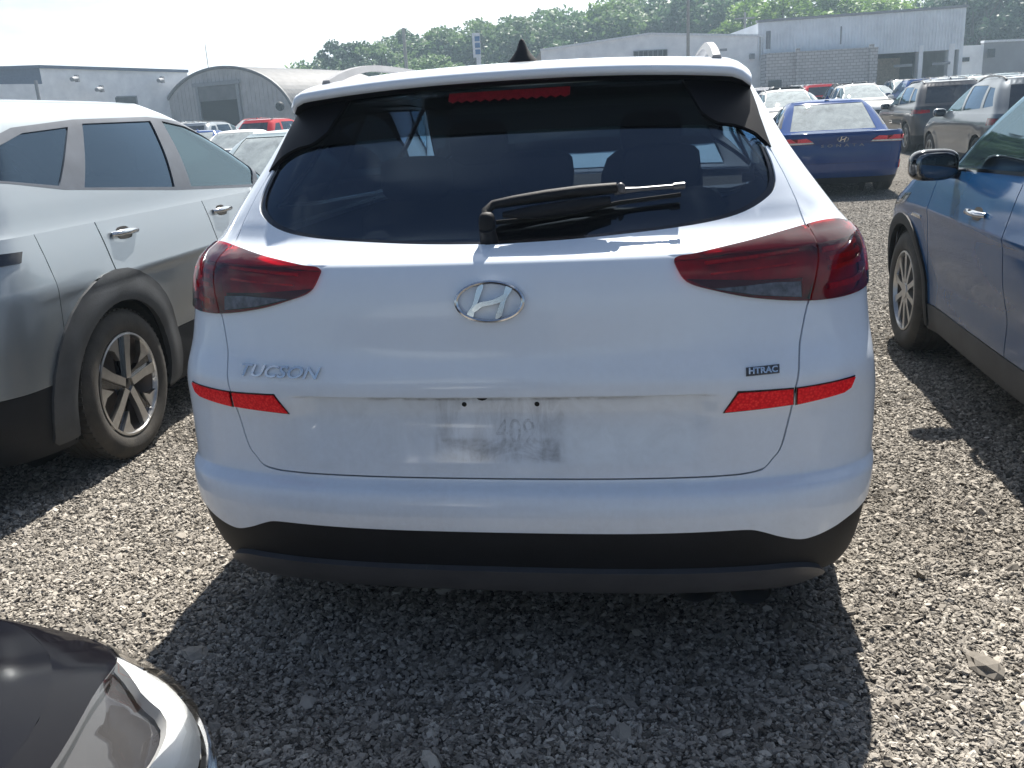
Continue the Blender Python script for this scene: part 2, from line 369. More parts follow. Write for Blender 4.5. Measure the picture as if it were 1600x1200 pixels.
def panel(name, sh, main, mat, parent, cuts=(), off=0.0, rim=.012, step=.04, zlev=()):
    """a sheet of the body surface cut to the outline 'main' (s, z) less the 'cuts', with folded-in edges"""
    main = densify(main, step)
    cuts = [densify(c, step) for c in cuts]
    A = np.array(main); lo = A.min(0); hi = A.max(0)
    xs = np.arange(math.floor(lo[0]/step)*step, hi[0]+step, step); zs = np.unique(np.concatenate([np.arange(math.floor(lo[1]/step)*step, hi[1]+step, step), [v for v in zlev if lo[1] < v < hi[1]]]))
    G = np.array([(x, z) for z in zs for x in xs])
    G = G[inside(G, main)]
    for c in cuts:
        if len(G): G = G[~inside(G, c)]
    if len(G):
        d = segdist(G, main)
        for c in cuts: d = np.minimum(d, segdist(G, c))
        G = G[d > step*.3]
    pts = [Vector(p) for p in main]; edges = []
    n0 = len(main); edges += [(i, (i+1) % n0) for i in range(n0)]
    for c in cuts:
        k = len(pts); pts += [Vector(p) for p in c]; edges += [(k+i, k+(i+1) % len(c)) for i in range(len(c))]
    pts += [Vector(p) for p in G]
    v, e, f = delaunay_2d_cdt(pts, edges, [], 0, 1e-5)[:3]
    V2 = np.array([(p.x, p.y) for p in v]); T = np.array([t for t in f if len(t) == 3])
    cen = V2[T].mean(1); k = inside(cen, main)
    for c in cuts: k &= ~inside(cen, c)
    T = T[k]
    used = np.unique(T); mp = -np.ones(len(V2), int); mp[used] = np.arange(len(used)); V2 = V2[used]; T = mp[T]
    P = sh.P(V2[:, 0], V2[:, 1]); N = sh.N(V2[:, 0], V2[:, 1])
    P = P+N*off
    gn = np.cross(P[T[:, 1]]-P[T[:, 0]], P[T[:, 2]]-P[T[:, 0]]); flip = (gn*N[T[:, 0]]).sum(1) < 0
    T[flip] = T[flip][:, ::-1]
    F = [tuple(t) for t in T]; V = list(P); NN = list(N)
    if rim:
        ed = {}
        for t in T:
            for a, b in ((t[0], t[1]), (t[1], t[2]), (t[2], t[0])):
                if (b, a) in ed: del ed[(b, a)]
                else: ed[(a, b)] = 1
        top = {}; bot = {}
        def vert(d, i, depth):
            if i not in d: d[i] = len(V); V.append(P[i]-N[i]*depth); NN.append(N[i])
            return d[i]
        acc = {}
        for a, b in ed:
            m = np.cross(P[b]-P[a], N[a]); m /= np.linalg.norm(m)+1e-9
            for i in (a, b): acc[i] = acc.get(i, 0)+m
        for a, b in ed:
            ta, tb, ba, bb = vert(top, a, 0), vert(top, b, 0), vert(bot, a, rim), vert(bot, b, rim)
            F.append((tb, ta, ba, bb))
        for i, m in acc.items():
            m = m/(np.linalg.norm(m)+1e-9); NN[top[i]] = m; NN[bot[i]] = m
    return mesh_obj(name, V, F, mat, parent, True, NN)
def YZ(sh, pts, sg=1, closed=True, step=.05):
    return [(sh.sy(y, z, sg), z) for y, z in densify(pts, step, closed)]
def XZ(sh, pts, closed=True, step=.05):
    return [(sh.sx(x, z), z) for x, z in densify(pts, step, closed)]
def FXZ(sh, pts, sg=1, step=.05):
    return [(sg*abs(sh.sfx(abs(x), z)), z) for x, z in densify(pts, step, True)]
def catmull(pts, n=6, closed=False):
    P = [np.array(p, float) for p in pts]; out = []
    N = len(P)
    for i in range(N if closed else N-1):
        p0 = P[(i-1) % N] if closed or i > 0 else P[i]; p1 = P[i]; p2 = P[(i+1) % N]; p3 = P[(i+2) % N] if closed or i+2 < N else P[(i+1) % N]
        for k in range(n):
            t = k/n; out.append(tuple(.5*((2*p1)+(-p0+p2)*t+(2*p0-5*p1+4*p2-p3)*t*t+(-p0+3*p1-3*p2+p3)*t**3)))
    if not closed: out.append(tuple(P[-1]))
    return out
def circ(y, z, r, n=28): return [(y+r*cos(2*pi*k/n), z+r*sin(2*pi*k/n)) for k in range(n)]
def cap(name, loop, crown, mat, parent, rings=9, power=2.3, drop=.0, off=0):
    """a crowned sheet that fills a closed 3-D loop (hood, roof, boot lid)"""
    L = np.array(loop); c = L.mean(0).copy(); c[0] = 0; c[1] = (L[:, 1].min()+L[:, 1].max())/2; zc = L[:, 2].mean()+crown
    n = len(L); V = []; F = []
    for i in range(rings):
        r = 1-i/rings
        for p in L:
            q = c+(p-c)*r; q[2] = zc+(p[2]-zc)*r**power+off; V.append(tuple(q))
    V.append((c[0], c[1], zc+off)); k = len(V)-1
    for i in range(rings-1):
        for j in range(n): F.append((i*n+j, i*n+(j+1) % n, (i+1)*n+(j+1) % n, (i+1)*n+j))
    for j in range(n): F.append(((rings-1)*n+j, (rings-1)*n+(j+1) % n, k))
    if drop:
        b = len(V)
        for p in L: V.append((p[0], p[1], p[2]-drop))
        for j in range(n): F.append((b+j, b+(j+1) % n, (j+1) % n, j))
    o = mesh_obj(name, V, F, mat, parent, True)
    bm = bmesh.new(); bm.from_mesh(o.data); bmesh.ops.recalc_face_normals(bm, faces=bm.faces)
    if sum(f.normal.z*f.calc_area() for f in bm.faces) < 0: bmesh.ops.reverse_faces(bm, faces=bm.faces)
    bm.to_mesh(o.data); bm.free()
    o.data.set_sharp_from_angle(angle=radians(45))
    return o
def text_mesh(body, size, shear=0, bold=0, extrude=.002, space=1.0):
    c = bpy.data.curves.new('lettering', 'FONT'); c.body = body; c.size = size; c.shear = shear; c.extrude = extrude; c.offset = bold
    c.align_x = 'CENTER'; c.align_y = 'CENTER'; c.space_character = space; c.resolution_u = 4
    o = bpy.data.objects.new('lettering', c); COL.objects.link(o)
    dg = bpy.context.evaluated_depsgraph_get(); me = bpy.data.meshes.new_from_object(o.evaluated_get(dg))
    V = [tuple(v.co) for v in me.vertices]; F = [tuple(p.vertices) for p in me.polygons]
    bpy.data.objects.remove(o); bpy.data.curves.remove(c); bpy.data.meshes.remove(me)
    return V, F
def on_rear(sh, V, x0, z0, off, sx=1.0, sz=1.0, tilt=0):
    """lays flat (x, y, depth) points onto the rear surface round (x0, z0)"""
    out = []
    for x, y, d in V:
        X = x0+x*sx; Z = z0+y*sz+x*tilt; s = sh.sx(X, Z); p = sh.P(s, Z); n = sh.N(s, Z); out.append(p+n*(off+d))
    return out
def emblem(sh, x0, z0, a, b, mat, parent, name='emblem', off=.004):
    """oval ring round a slanted letter-like H"""
    V = []; F = []; n = 48; m = 8
    for k in range(n):
        t = 2*pi*k/n
        for j in range(m):
            q = 2*pi*j/m; rr = .075*cos(q); V.append(((a*(1+rr))*cos(t), (b*(1+rr*1.4))*sin(t), .006+.006*sin(q)))
    for k in range(n):
        for j in range(m): F.append((k*m+j, ((k+1) % n)*m+j, ((k+1) % n)*m+(j+1) % m, k*m+(j+1) % m))
    mb = MB(); mb.add(V, F)
    legs = [catmull([(-.70, -.64), (-.50, -.10), (-.36, .72), (-.16, .86), (-.30, .20), (-.42, -.30), (-.52, -.80)], 3, True),
            catmull([(.70, .64), (.50, .10), (.36, -.72), (.16, -.86), (.30, -.20), (.42, .30), (.52, .80)], 3, True),
            catmull([(-.52, -.34), (-.30, -.02), (.10, .10), (.52, .40), (.44, .06), (.10, -.14), (-.20, -.24), (-.44, -.50)], 3, True)]
    for k, L in enumerate(legs):
        mb.prism([(p[0]*a, p[1]*b) for p in L], lambda p, d: (p[0], p[1], d), 0, .009+.0015*k)
    mb.V = on_rear(sh, mb.V, x0, z0, off)
    return mb.build(name, mat, parent, smooth=True)

# ------------------------------------------------------------------ wheels
def wheel(parent, x, y, R, width, sg, rim_r, style='alloy', lod=0, steer=0):
    """wheel (drum and disc) > tyre, rim ; x is the outer face"""
    n = 56 if lod == 0 else 20
    w = width; c = (0, 0, 0)
    hub = MB()
    prof = [(-w*.95, rim_r*.93), (-w*.5, rim_r*.80), (-.03, rim_r*.93), (-.012, rim_r)]
    hub.lathe_x([(p[0]*sg, p[1]) for p in prof], c, n)
    hub.lathe_x([(sg*-.10, 0.001), (sg*-.10, rim_r*.62), (sg*-.125, rim_r*.62), (sg*-.125, 0.001)], c, n)
    hub.lathe_x([(sg*-.16, 0.001), (sg*-.16, rim_r*.9)], c, n)
    h = hub.build('wheel', M['brake'], parent, True); h.location = (x, y, R)
    t = MB(); rs = R-rim_r
    prof = [(-.006, rim_r*.985), (.006, rim_r+rs*.12), (.012, rim_r+rs*.40), (.010, rim_r+rs*.62), (-.004, rim_r+rs*.86), (-.020, R-.004), (-.030, R)]
    k = 4
    for i in range(k):
        a = -.03-(w-.06)*(i+.8)/(k+.6); prof += [(a+.006, R), (a+.004, R-.008), (a-.004, R-.008), (a-.006, R)]
    prof += [(-w+.03, R), (-w+.02, R-.004), (-w, rim_r+rs*.5), (-w+.006, rim_r*.985)]
    t.lathe_x([(p[0]*sg, p[1]) for p in prof], c, n)
    if lod == 0:
        for i in range(64):
            a = 2*pi*i/64
            for dx, da in ((-.035, 0), (-w+.035, .05)):
                b = MB(); b.box((0, 0, 0), (.045, .017, .006))
                ca, sa = cos(a+da), sin(a+da)
                V = [(sg*(dx)+vx, (R-.001+vz)*ca-vy*sa, (R-.001+vz)*sa+vy*ca) for vx, vy, vz in b.V]
                t.add(V, b.F)
    t.build('tyre', M['tyre'], h, True)
    r = MB()
    r.lathe_x([(sg*-.016, rim_r*.985), (sg*.002, rim_r*.985), (sg*.004, rim_r*.945), (sg*-.02, rim_r*.92)], c, n)
    fn = lambda p, d: (sg*d, p[0], p[1])
    if style == 'blade':
        blk = MB(); blk.lathe_x([(sg*-.034, .001), (sg*-.034, rim_r*.3)], c, 30)
        for i in range(5):
            a0 = 2*pi*i/5+.35
            def rot(pts, a): return [(p[0]*cos(a)-p[1]*sin(a), p[0]*sin(a)+p[1]*cos(a)) for p in pts]
            q = rim_r*.96
            r.prism(rot([(.028, -.026), (q*.55, -.050), (q, -.092), (q, -.036), (q*.55, -.010), (.03, .012)], a0), fn, -.03, -.004)
            r.prism(rot([(q*.52, .034), (q, .016), (q, .112), (q*.86, .118), (q*.74, .062)], a0), fn, -.03, -.006)
            blk.prism(rot([(.02, -.010), (q*.5, -.012), (q, -.035), (q, .022), (q*.5, .022), (.02, .028)], a0), fn, -.045, -.018)
        blk.lathe_x([(sg*-.01, .001), (sg*-.012, .030), (sg*-.04, .034)], c, 24)
        blk.build('spoke_insets', M['gloss_black'], h, False)
        mat = M['machined']
    else:
        ns = 10 if style == 'multi' else 5
        for i in range(ns):
            a0 = 2*pi*i/ns+.2
            def rot(pts, a): return [(p[0]*cos(a)-p[1]*sin(a), p[0]*sin(a)+p[1]*cos(a)) for p in pts]
            q = rim_r*.96; ww = .028 if ns == 10 else .05
            r.prism(rot([(.02, -ww*.8), (q*.5, -ww*.5), (q, -ww*.75), (q, ww*.75), (q*.5, ww*.5), (.02, ww*.8)], a0), fn, -.035, -.006)
        r.lathe_x([(sg*.0, .001), (sg*-.002, .045), (sg*-.04, .055)], c, 20)
        mat = M['alloy']
    r.build('rim', mat, h, False)
    h.rotation_euler = (0, 0, steer)
    return h

def mirror_part(parent, x, y, z, sg, mat, s=1.0):
    m = MB(); m.ellipsoid((x+sg*.10*s, y, z), (.115*s, .055*s, .075*s), .62, 24, 14, rz=sg*-.12)
    m.tube([(x-sg*.05, y+.03, z-.05), (x+sg*.02, y+.02, z-.045), (x+sg*.07, y, z-.03)], [.03, .024, .03], 10)
    o = m.build('mirror', mat, parent, True)
    g = MB(); g.ellipsoid((x+sg*.10*s, y-.047*s, z), (.098*s, .012, .060*s), .6, 20, 8, rz=sg*-.12); g.build('mirror_glass', M['mirror'], o, True)
    return o
def handle_part(parent, sh, y, z, sg, mat):
    s = sh.sy(y, z, sg); p = sh.P(s, z); n = sh.N(s, z)
    m = MB(); X = lambda d: float(p[0]+n[0]*d)
    pts = [(X(.004), y-.10, z), (X(.026), y-.075, z+.002), (X(.034), y, z+.003), (X(.026), y+.075, z), (X(.004), y+.10, z-.002)]
    m.tube(pts, [.011, .014, .015, .014, .011], 10)
    o = m.build('handle', mat, parent, True)
    c = panel('handle_recess', sh, YZ(sh, catmull([(y-.04, z-.028), (y+.05, z-.030), (y+.062, z), (y+.04, z+.022), (y-.03, z+.022), (y-.052, z)], 3, True), sg), M['dark'], parent, off=.0016, rim=.002, step=.02)
    return o

# ------------------------------------------------------------------ generic car
def make_rows(c):
    L, W, zb, hood = c['L'], c['W'], c['zb'], c['hood']
    ry = c.get('rear', [(.20, .12), (.32, .02), (.42, -.01), (.55, .0), (.70, .01), (.85, .03), (1.0, .05), (1.15, .10)])
    fr = pchip([.20, .32, .45, .60, .72, .82, .92, 1.1], [L-.16, L-.03, L, L-.01, L-.05, L-.12, L-.30, L-.55])
    wz = pchip([.18, .25, .40, .60, .80, .88, .95, 1.05, 1.2], [.90*W, .93*W, .955*W, .978*W, .997*W, 1.0*W, .985*W, .955*W, .90*W])
    dr = c.get('Dr', .42); nr = c.get('nr', 2.8); df = c.get('Df', .62); nf = c.get('nf', 2.5)
    yr = pchip([a for a, b in ry], [b for a, b in ry])
    B = [(z, float(yr(z)), float(fr(z)), float(wz(z)), dr, nr, df, nf) for z in (.18, .25, .32, .40, .50, .60, .70, .80, .88, .95, 1.02, 1.10, 1.2)]
    yc, H, rg, wr = c['cowl'], c['H'], c['rg'], c['wr']
    z0 = zb-.08; G = []
    for t in (0, .12, .3, .5, .7, .85, .94, 1.0):
        z = z0+(H-.035-z0)*t
        yrg = rg[0]+(rg[1]-rg[0])*t+c.get('rgb', 0)*sin(pi*t)
        yfg = yc+.05+(c['wtop']-yc-.05)*t+.06*sin(pi*t)
        wg = float(wz(min(z, zb)))*.985*(1-t)+wr*t+.035*sin(pi*t)
        if t > .9: wg -= .03*(t-.9)/.1; yrg += .05*(t-.9)/.1; yfg -= .05*(t-.9)/.1
        G.append((z, yrg, yfg, wg, .26+.05*(1-t), 2.9, .34, 2.9))
    return B, G
def build_car(c, name, loc, rz, label, cat, group=None, lod=0):
    """generic car: body shell, doors, glass, lamps, wheels as parts; local y = metres forward of the tail"""
    root = empty(name, loc, rz, label=label, cat=cat, group=group)
    if 'B' in c: Brows, Grows = c['B'], c['G']
    else: Brows, Grows = make_rows(c)
    if 'Bfix' in c: Brows = c['Bfix'](Brows)
    cust = c.get('custom')
    L, W, R = c['L'], c['W'], c['R']
    def xtra(x, y, z):
        e = 0
        for ya in (c['yr'], c['yf']):
            rr = np.hypot(y-ya, z-R); e = e+c.get('flare', .018)*np.exp(-((rr-c['arch']-.02)/.07)**2)*(z > R*.4)
        e = e-c.get('door_dip', .018)*np.exp(-((z-.52)/.10)**2)*np.exp(-((y-(c['yr']+c['yf'])/2)/1.0)**4)
        e = e+.008*np.exp(-((z-c.get('crease', .86))/.025)**2)*np.exp(-((y-(c['yr']+c['yf'])/2)/1.7)**6)
        return e
    B = Shell(Brows, .02, xtra, Ls=L-.9); G = Shell(Grows, .015, Ls=2.0)
    st = {0: .035, 1: .06, 2: .12}[lod]; P = c['paint']
    zc = c['zc']; tz = lambda y: c['top'](y)
    parts = root
    archR = YZ; ys0, ys1, ys2, ys3, ys4 = c['cut']
    arc = lambda sg: [YZ(B, circ(c['yr'], R, c['arch'], 28 if lod < 2 else 16), sg), YZ(B, circ(c['yf'], R, c['arch'], 28 if lod < 2 else 16), sg)]
    e = .0042 if lod == 0 and not c.get('custom') else .003
    topline = lambda a, b, n=8: [(a+(b-a)*i/n, tz(a+(b-a)*i/n)) for i in range(n+1)]
    tl = c['tail']  # tail lamp polygon in (s, z) right side
    hl = c['head']
    for sg in (1, -1):
        A = arc(sg)
        mir = lambda P_: [(sg*a, z) for a, z in P_]
        lamps = [mir(tl), mir(hl)]
        def side(nm, y0, y1, mat, par, za=None, zb_=None, cuts=A, **k):
            top = [(y0, zb_), (y1, zb_)] if zb_ else topline(y0, y1)
            za = zc if za is None else za
            return panel(nm, B, YZ(B, [(y1, za), (y0, za)]+top, sg, step=st), mat, par, cuts=list(cuts), step=st, rim=.012 if lod < 2 else 0, **k)
        if lod < 2:
            q = side('quarter_panel', ys0+e, ys1-e, P, root, cuts=A+lamps[:1])
            for (a, b, hy) in ((ys1, ys2, ys2-.0), (ys2, ys3, ys2)):
                d = side('door', a+e, b-e, P, root)
                hyy = a+c.get('hoff', .17)
                handle_part(d, B, hyy, c['hz'], sg, c.get('handle', P))
            side('front_fender', ys3+e, ys4-e, P, root, cuts=A+lamps[1:])
        else:
            side('body_side', ys0, ys4, P, root, cuts=A+lamps)
        # cladding below and round the arches
        panel('sill_cladding', B, YZ(B, [(ys0, .22), (ys4, .22), (ys4, zc-e), (ys0, zc-e)], sg, step=st), M[c.get('cladmat', 'plastic')], root, cuts=A, off=.004, step=st, rim=.01 if lod < 2 else 0)
        if lod < 2:
            for ya in (c['yr'], c['yf']):
                outer = circ(ya, R, c['clad'], 36); outer = [(y, max(z, .24)) for y, z in outer]
                panel('arch_cladding', B, YZ(B, outer, sg, step=st), M[c.get('archmat', 'plastic')], root, cuts=[YZ(B, circ(ya, R, c['arch']-.008, 36), sg)], off=.012, step=.03, rim=.03)
        xo = W*.985*sg
        for ya in (c['yr'], c['yf']):
            lnr = MB(); n = 16
            for k in range(n):
                t0 = -.35+(pi+.7)*k/n; t1 = -.35+(pi+.7)*(k+1)/n; a = c['arch']-.005
                V = [(xo-sg*.02, ya+a*cos(t0), R+a*sin(t0)), (xo-sg*.02, ya+a*cos(t1), R+a*sin(t1)), (xo-sg*.42, ya+a*cos(t1), R+a*sin(t1)), (xo-sg*.42, ya+a*cos(t0), R+a*sin(t0))]
                lnr.add(V, [(0, 1, 2, 3)])
            lnr.add([(xo-sg*.42, ya+a*cos(2*pi*k/n), R+a*sin(2*pi*k/n)) for k in range(n)], [tuple(range(n))])
            lnr.build('wheel_arch_liner', M['dark'], root, fix=False)
        # glass: DLO windows in the greenhouse
        wins = c['win']
        for wpoly, mt in wins:
            panel('window', G, YZ(G, wpoly, sg, step=st), M[mt], root, off=-.006, rim=0, step=max(st, .06))
        if lod < 2:
            panel('window_surround', G, YZ(G, c['dlo'], sg, step=st), M[c.get('frame', 'gloss_black')], root, cuts=[YZ(G, w, sg, step=st) for w, _ in wins], off=.001, rim=.008, step=st)
        mirror_part(root, sg*(W*.93+c.get('mout', 0)), c['mir'][0], c['mir'][1], sg, c.get('mirmat', P), c.get('mscale', 1.0))
        # tail and head lamps
        if not cust:
            o = panel('tail_light', B, lamps[0], M['lamp_dark'], root, off=-.02, rim=0, step=.05)
            panel('lens', B, lamps[0], M[c.get('taillens', 'lens_red')], o, off=.006, rim=.02, step=st)
        if c.get('tailwhite'): panel('reversing_light', B, mir(c['tailwhite']), M['lamp_clear'], o, off=.0105, rim=.004, step=st)
        o = panel('headlight', B, lamps[1], M[c.get('headmat', 'lamp_clear')], root, off=-.03, rim=0, step=.05)
        panel('lens', B, lamps[1], M['lens_clear'], o, off=.003, rim=.02, step=st)
        for ya in (c['yr'], c['yf']):
            wheel(root, sg*(W-.012), ya, R, .225, sg, c['rim'], c.get('wheelstyle', 'alloy'), 0 if lod == 0 else 1)
    # tail: bumper, tailgate
    zg = c['zg']; xg = c['xg']
    sb = B.sy(ys0, .5); zt = tz(0)
    gt = XZ(B, [(-xg, zg), (xg, zg), (xg*1.02, zt), (-xg*1.02, zt)], step=st)
    lampsB = [tl, [(-a, z) for a, z in tl]]
    bump_main = [(-B.sy(ys0, zc), zc)]+[(s, zc) for s in np.linspace(-B.sy(ys0, zc), B.sy(ys0, zc), 20)[1:]]
    up = [(B.sy(ys0, z), z) for z in np.linspace(zc, tz(ys0), 8)]
    topb = [(s, tz(0)) for s in np.linspace(B.sy(ys0, tz(0)), -B.sy(ys0, tz(0)), 30)]
    if not cust: panel('rear_bumper', B, bump_main+up[1:]+topb+[(-a, z) for a, z in up[::-1]][:-1], P, root, cuts=[XZ(B, [(-xg-e, zg-e), (xg+e, zg-e), (xg*1.02+e, zt+.1), (-xg*1.02-e, zt+.1)], step=st)]+lampsB+(arc(1)+arc(-1)), step=st, rim=.012 if lod < 2 else 0)
    lb = [(s, .2) for s in np.linspace(-B.sy(ys0, .3), B.sy(ys0, .3), 16)]+[(s, zc-e) for s in np.linspace(B.sy(ys0, .3), -B.sy(ys0, .3), 16)]
    if not cust: panel('lower_bumper', B, lb, M['plastic'], root, cuts=arc(1)+arc(-1), step=st, rim=.01)
    if not cust: panel('tailgate' if c['type'] == 'suv' else 'boot_lid', B, gt, P, root, cuts=lampsB, step=st, rim=.012)
    # front bumper (two halves meet at the centre line under the badge)
    for sg in (1, -1):
        sm = B.smax; f0 = sg*B.sy(ys4, .5)
        lo_ = [(sg*s, .22) for s in np.linspace(B.sy(ys4, .3), sm, 12)]
        hi_ = [(sg*s, tz(L)) for s in np.linspace(sm, B.sy(ys4, tz(L)), 12)]
        hi_ = [(a, c['top'](float(B.P(a, tz(L))[1]))) for a, _ in hi_]
        gr = [(sg*a, z) for a, z in FXZ(B, [(0, .38), (.62*W, .38), (.66*W, .68), (0, .70)], 1, st)]
        panel('front_bumper', B, lo_+hi_, P, root, cuts=[[(sg*a, z) for a, z in hl], gr]+arc(sg), step=st, rim=.01)
        panel('grille', B, gr, M['gloss_black'], root, off=-.02, rim=0, step=st)
    # inner skin that closes the gaps
    sL = [s for s in np.linspace(-B.smax, B.smax, 60)]
    ztop = lambda s: min(tz(float(B.P(s, .7)[1])), 1.3)-.01
    panel('inner_shell', B, [(s, .2) for s in sL]+[(s, ztop(s)) for s in sL[::-1]], M['dark'], root, cuts=arc(1)+arc(-1), off=-.035, rim=0, step=.1)
    fl = MB(); fl.box((0, L/2, .24), (W*1.5, L-.5, .06)); fl.build('underbody', M['dark'], root)
    # greenhouse
    zG0 = Grows[0][0]; zG1 = Grows[-1][0]
    sm = G.smax
    loop = [(s, zG0) for s in np.linspace(-sm, sm, 60)]+[(s, zG1) for s in np.linspace(sm, -sm, 60)]
    dl = [YZ(G, c['dlo'], 1, step=st), YZ(G, c['dlo'], -1, step=st)] if lod < 2 else [YZ(G, w, sg, step=st) for w, _ in c['win'] for sg in (1, -1)]
    rwin = c['rwin_s'] if cust else XZ(G, c['rwin'], step=st)
    def fz(pts, sg): return [(sg*abs(G.sfx(abs(x), z)), z) for x, z in densify(pts, st, True)]
    wsR = fz(c['wind'], 1); wsL = fz(c['wind'], -1)
    panel('pillars', G, loop, P, root, cuts=dl+[rwin, wsR, wsL], step=st, rim=.01 if lod < 2 else 0)
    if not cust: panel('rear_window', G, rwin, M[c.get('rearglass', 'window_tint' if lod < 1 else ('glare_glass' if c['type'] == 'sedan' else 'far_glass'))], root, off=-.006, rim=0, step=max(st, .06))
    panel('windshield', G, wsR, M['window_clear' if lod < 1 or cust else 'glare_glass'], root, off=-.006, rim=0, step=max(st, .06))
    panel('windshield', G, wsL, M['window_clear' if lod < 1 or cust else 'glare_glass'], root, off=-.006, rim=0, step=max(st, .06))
    lp = [G.P(s, zG1) for s in np.linspace(-sm, sm, 72)[:-1]]
    cap('roof', lp, c['H']-zG1, P, root, power=2.6)
    # hood
    yh = c['cowl']-.12
    sa = B.sy(yh, tz(yh)); ss = np.linspace(sa, B.smax, 26)
    hp = []
    for s in ss:
        z = tz(min(L, float(B.P(s, tz(L))[1]))); hp.append(B.P(s, z))
    right = hp; left = [np.array((-p[0], p[1], p[2])) for p in hp[::-1]]
    cow = [np.array((x, yh+.14*(1-(x/hp[0][0])**2), hp[0][2]+.02*(1-(x/hp[0][0])**2))) for x in np.linspace(-hp[0][0], hp[0][0], 14)[1:-1]]
    cap('hood', right+left[1:]+cow, .06, P, root, power=2.0)
    if c['type'] == 'sedan':
        yb = c['deck']
        ss = np.linspace(0, B.sy(yb, tz(yb)), 22)
        hp = [B.P(s, tz(float(B.P(s, tz(0))[1]))) for s in ss]
        left = [np.array((-p[0], p[1], p[2])) for p in hp[:0:-1]]
        cap('boot_deck', left+hp+[np.array((x, yb, tz(yb)+.0)) for x in np.linspace(hp[-1][0], -hp[-1][0], 10)[1:-1]], .03, P, root, power=2.6, off=.004)
    # cabin
    cb = MB(); cb.box((0, (c['cowl']+c['rg'][0])/2, .62), (W*1.62, c['cowl']-c['rg'][0]-.3, .5)); cb.box((0, c['cowl']-.35, .93), (W*1.5, .5, .14))
    cb.build('cabin_floor', M['cabin'], root)
    if lod == 0: seats(root, c['cowl']-1.35, W, lod)
    if c.get('finpos'):
        fin(root, 0, c['finpos'], c['H']+.0, .8, P)
    if c.get('rails'):
        for sg in (1, -1): rail(root, sg*c['wr']*.93, c['rg'][1]+.12, c['wtop']-.1, c['H'])
    return root, B, G
def seats(root, yfront, W, lod):
    for x in (-.38, .38):
        s = MB(); s.ellipsoid((x, yfront, .98), (.23, .07, .32), .5, 14, 8); s.ellipsoid((x, yfront+.25, .68), (.24, .26, .09), .5, 14, 8)
        o = s.build('seat', M['seat'], root, True)
        h = MB(); h.ellipsoid((x, yfront-.04, 1.35), (.135, .055, .10), .6, 14, 8)
        h.tube([(x-.05, yfront-.03, 1.2), (x-.05, yfront-.03, 1.32)], .007, 6); h.tube([(x+.05, yfront-.03, 1.2), (x+.05, yfront-.03, 1.32)], .007, 6)
        h.build('headrest', M['seat'], o, True)
    s = MB(); s.ellipsoid((0, yfront-.95, .93), (W*.68, .08, .28), .35, 18, 8); o = s.build('rear_seat', M['seat'], root, True)
    for x in (-.42, 0, .42):
        h = MB(); h.ellipsoid((x, yfront-1.0, 1.26), (.13, .05, .075), .5, 12, 8); h.build('headrest', M['seat'], o, True)
def fin(root, x, y, z, s, mat):
    f = MB(); V = []; F = []; lev = [(0, .052, -.035, .125), (.012, .044, -.030, .110), (.026, .030, -.022, .085), (.042, .018, -.016, .055), (.058, .012, -.012, .028), (.070, .007, -.010, .010), (.074, .002, -.006, .002)]
    m = 20
    for h, hw, y0, y1 in lev:
        for k in range(m):
            t = 2*pi*k/m; yy = sin(t); V.append((x+s*hw*cos(t), y+s*(y1*yy if yy > 0 else -y0*yy), z+s*h))
    for i in range(len(lev)-1):
        for k in range(m): F.append((i*m+k, i*m+(k+1) % m, (i+1)*m+(k+1) % m, (i+1)*m+k))
    F.append(tuple(range((len(lev)-1)*m, len(lev)*m))); f.add(V, F); return f.build('roof_antenna', mat, root, True)
def rail(root, x, y0, y1, z, h=.045, mat='satin', endmat=None):
    r = MB(); n = 22; pts = []; 
    for i in range(n+1):
        t = i/n; yy = y0+(y1-y0)*t
        hh = h*(sin(min(t, 1-t)/.30*pi/2)**.8 if min(t, 1-t) < .30 else 1)
        pts.append((x, yy, z-.030-.02*((t-.5)*2)**2+hh))
    V = []; F = []
    for i, p in enumerate(pts):
        for dx, dz in ((-.018, -.010), (-.010, .010), (.010, .010), (.018, -.010)): V.append((p[0]+dx, p[1], p[2]+dz))
    for i in range(n):
        for k in range(4): F.append((i*4+k, i*4+(k+1) % 4, (i+1)*4+(k+1) % 4, (i+1)*4+k))
    F += [(0, 1, 2, 3), (n*4+3, n*4+2, n*4+1, n*4)]
    r.add(V, F)
    for yy in (y0+.01, y1-.01): r.box((x, yy+.03*(1 if yy < (y0+y1)/2 else -1), z-.068), (.036, .10, .04), taper=.7)
    return r.build('roof_rail', M[mat], root, True)
def copy_car(src, loc, rz, mat, label, group=None, name=None, skip=()):
    """every part copied as an object of its own; body paint set on the object"""
    def cp(o, par):
        c = o.copy(); COL.objects.link(c)
        if par: c.parent = par
        if c.type == 'MESH' and o.material_slots and o.material_slots[0].material and o.material_slots[0].material.name in PAINTS:
            c.material_slots[0].link = 'OBJECT'; c.material_slots[0].material = mat
        for ch in o.children: cp(ch, c)
        return c
    r = cp(src, None); r.location = loc; r.rotation_euler = (0, 0, rz); r['label'] = label
    if group: r['group'] = group
    if name: r.name = name
    return r
PAINTS = {m.name for k, m in M.items() if 'paint' in m.name or 'far_white' in m.name}

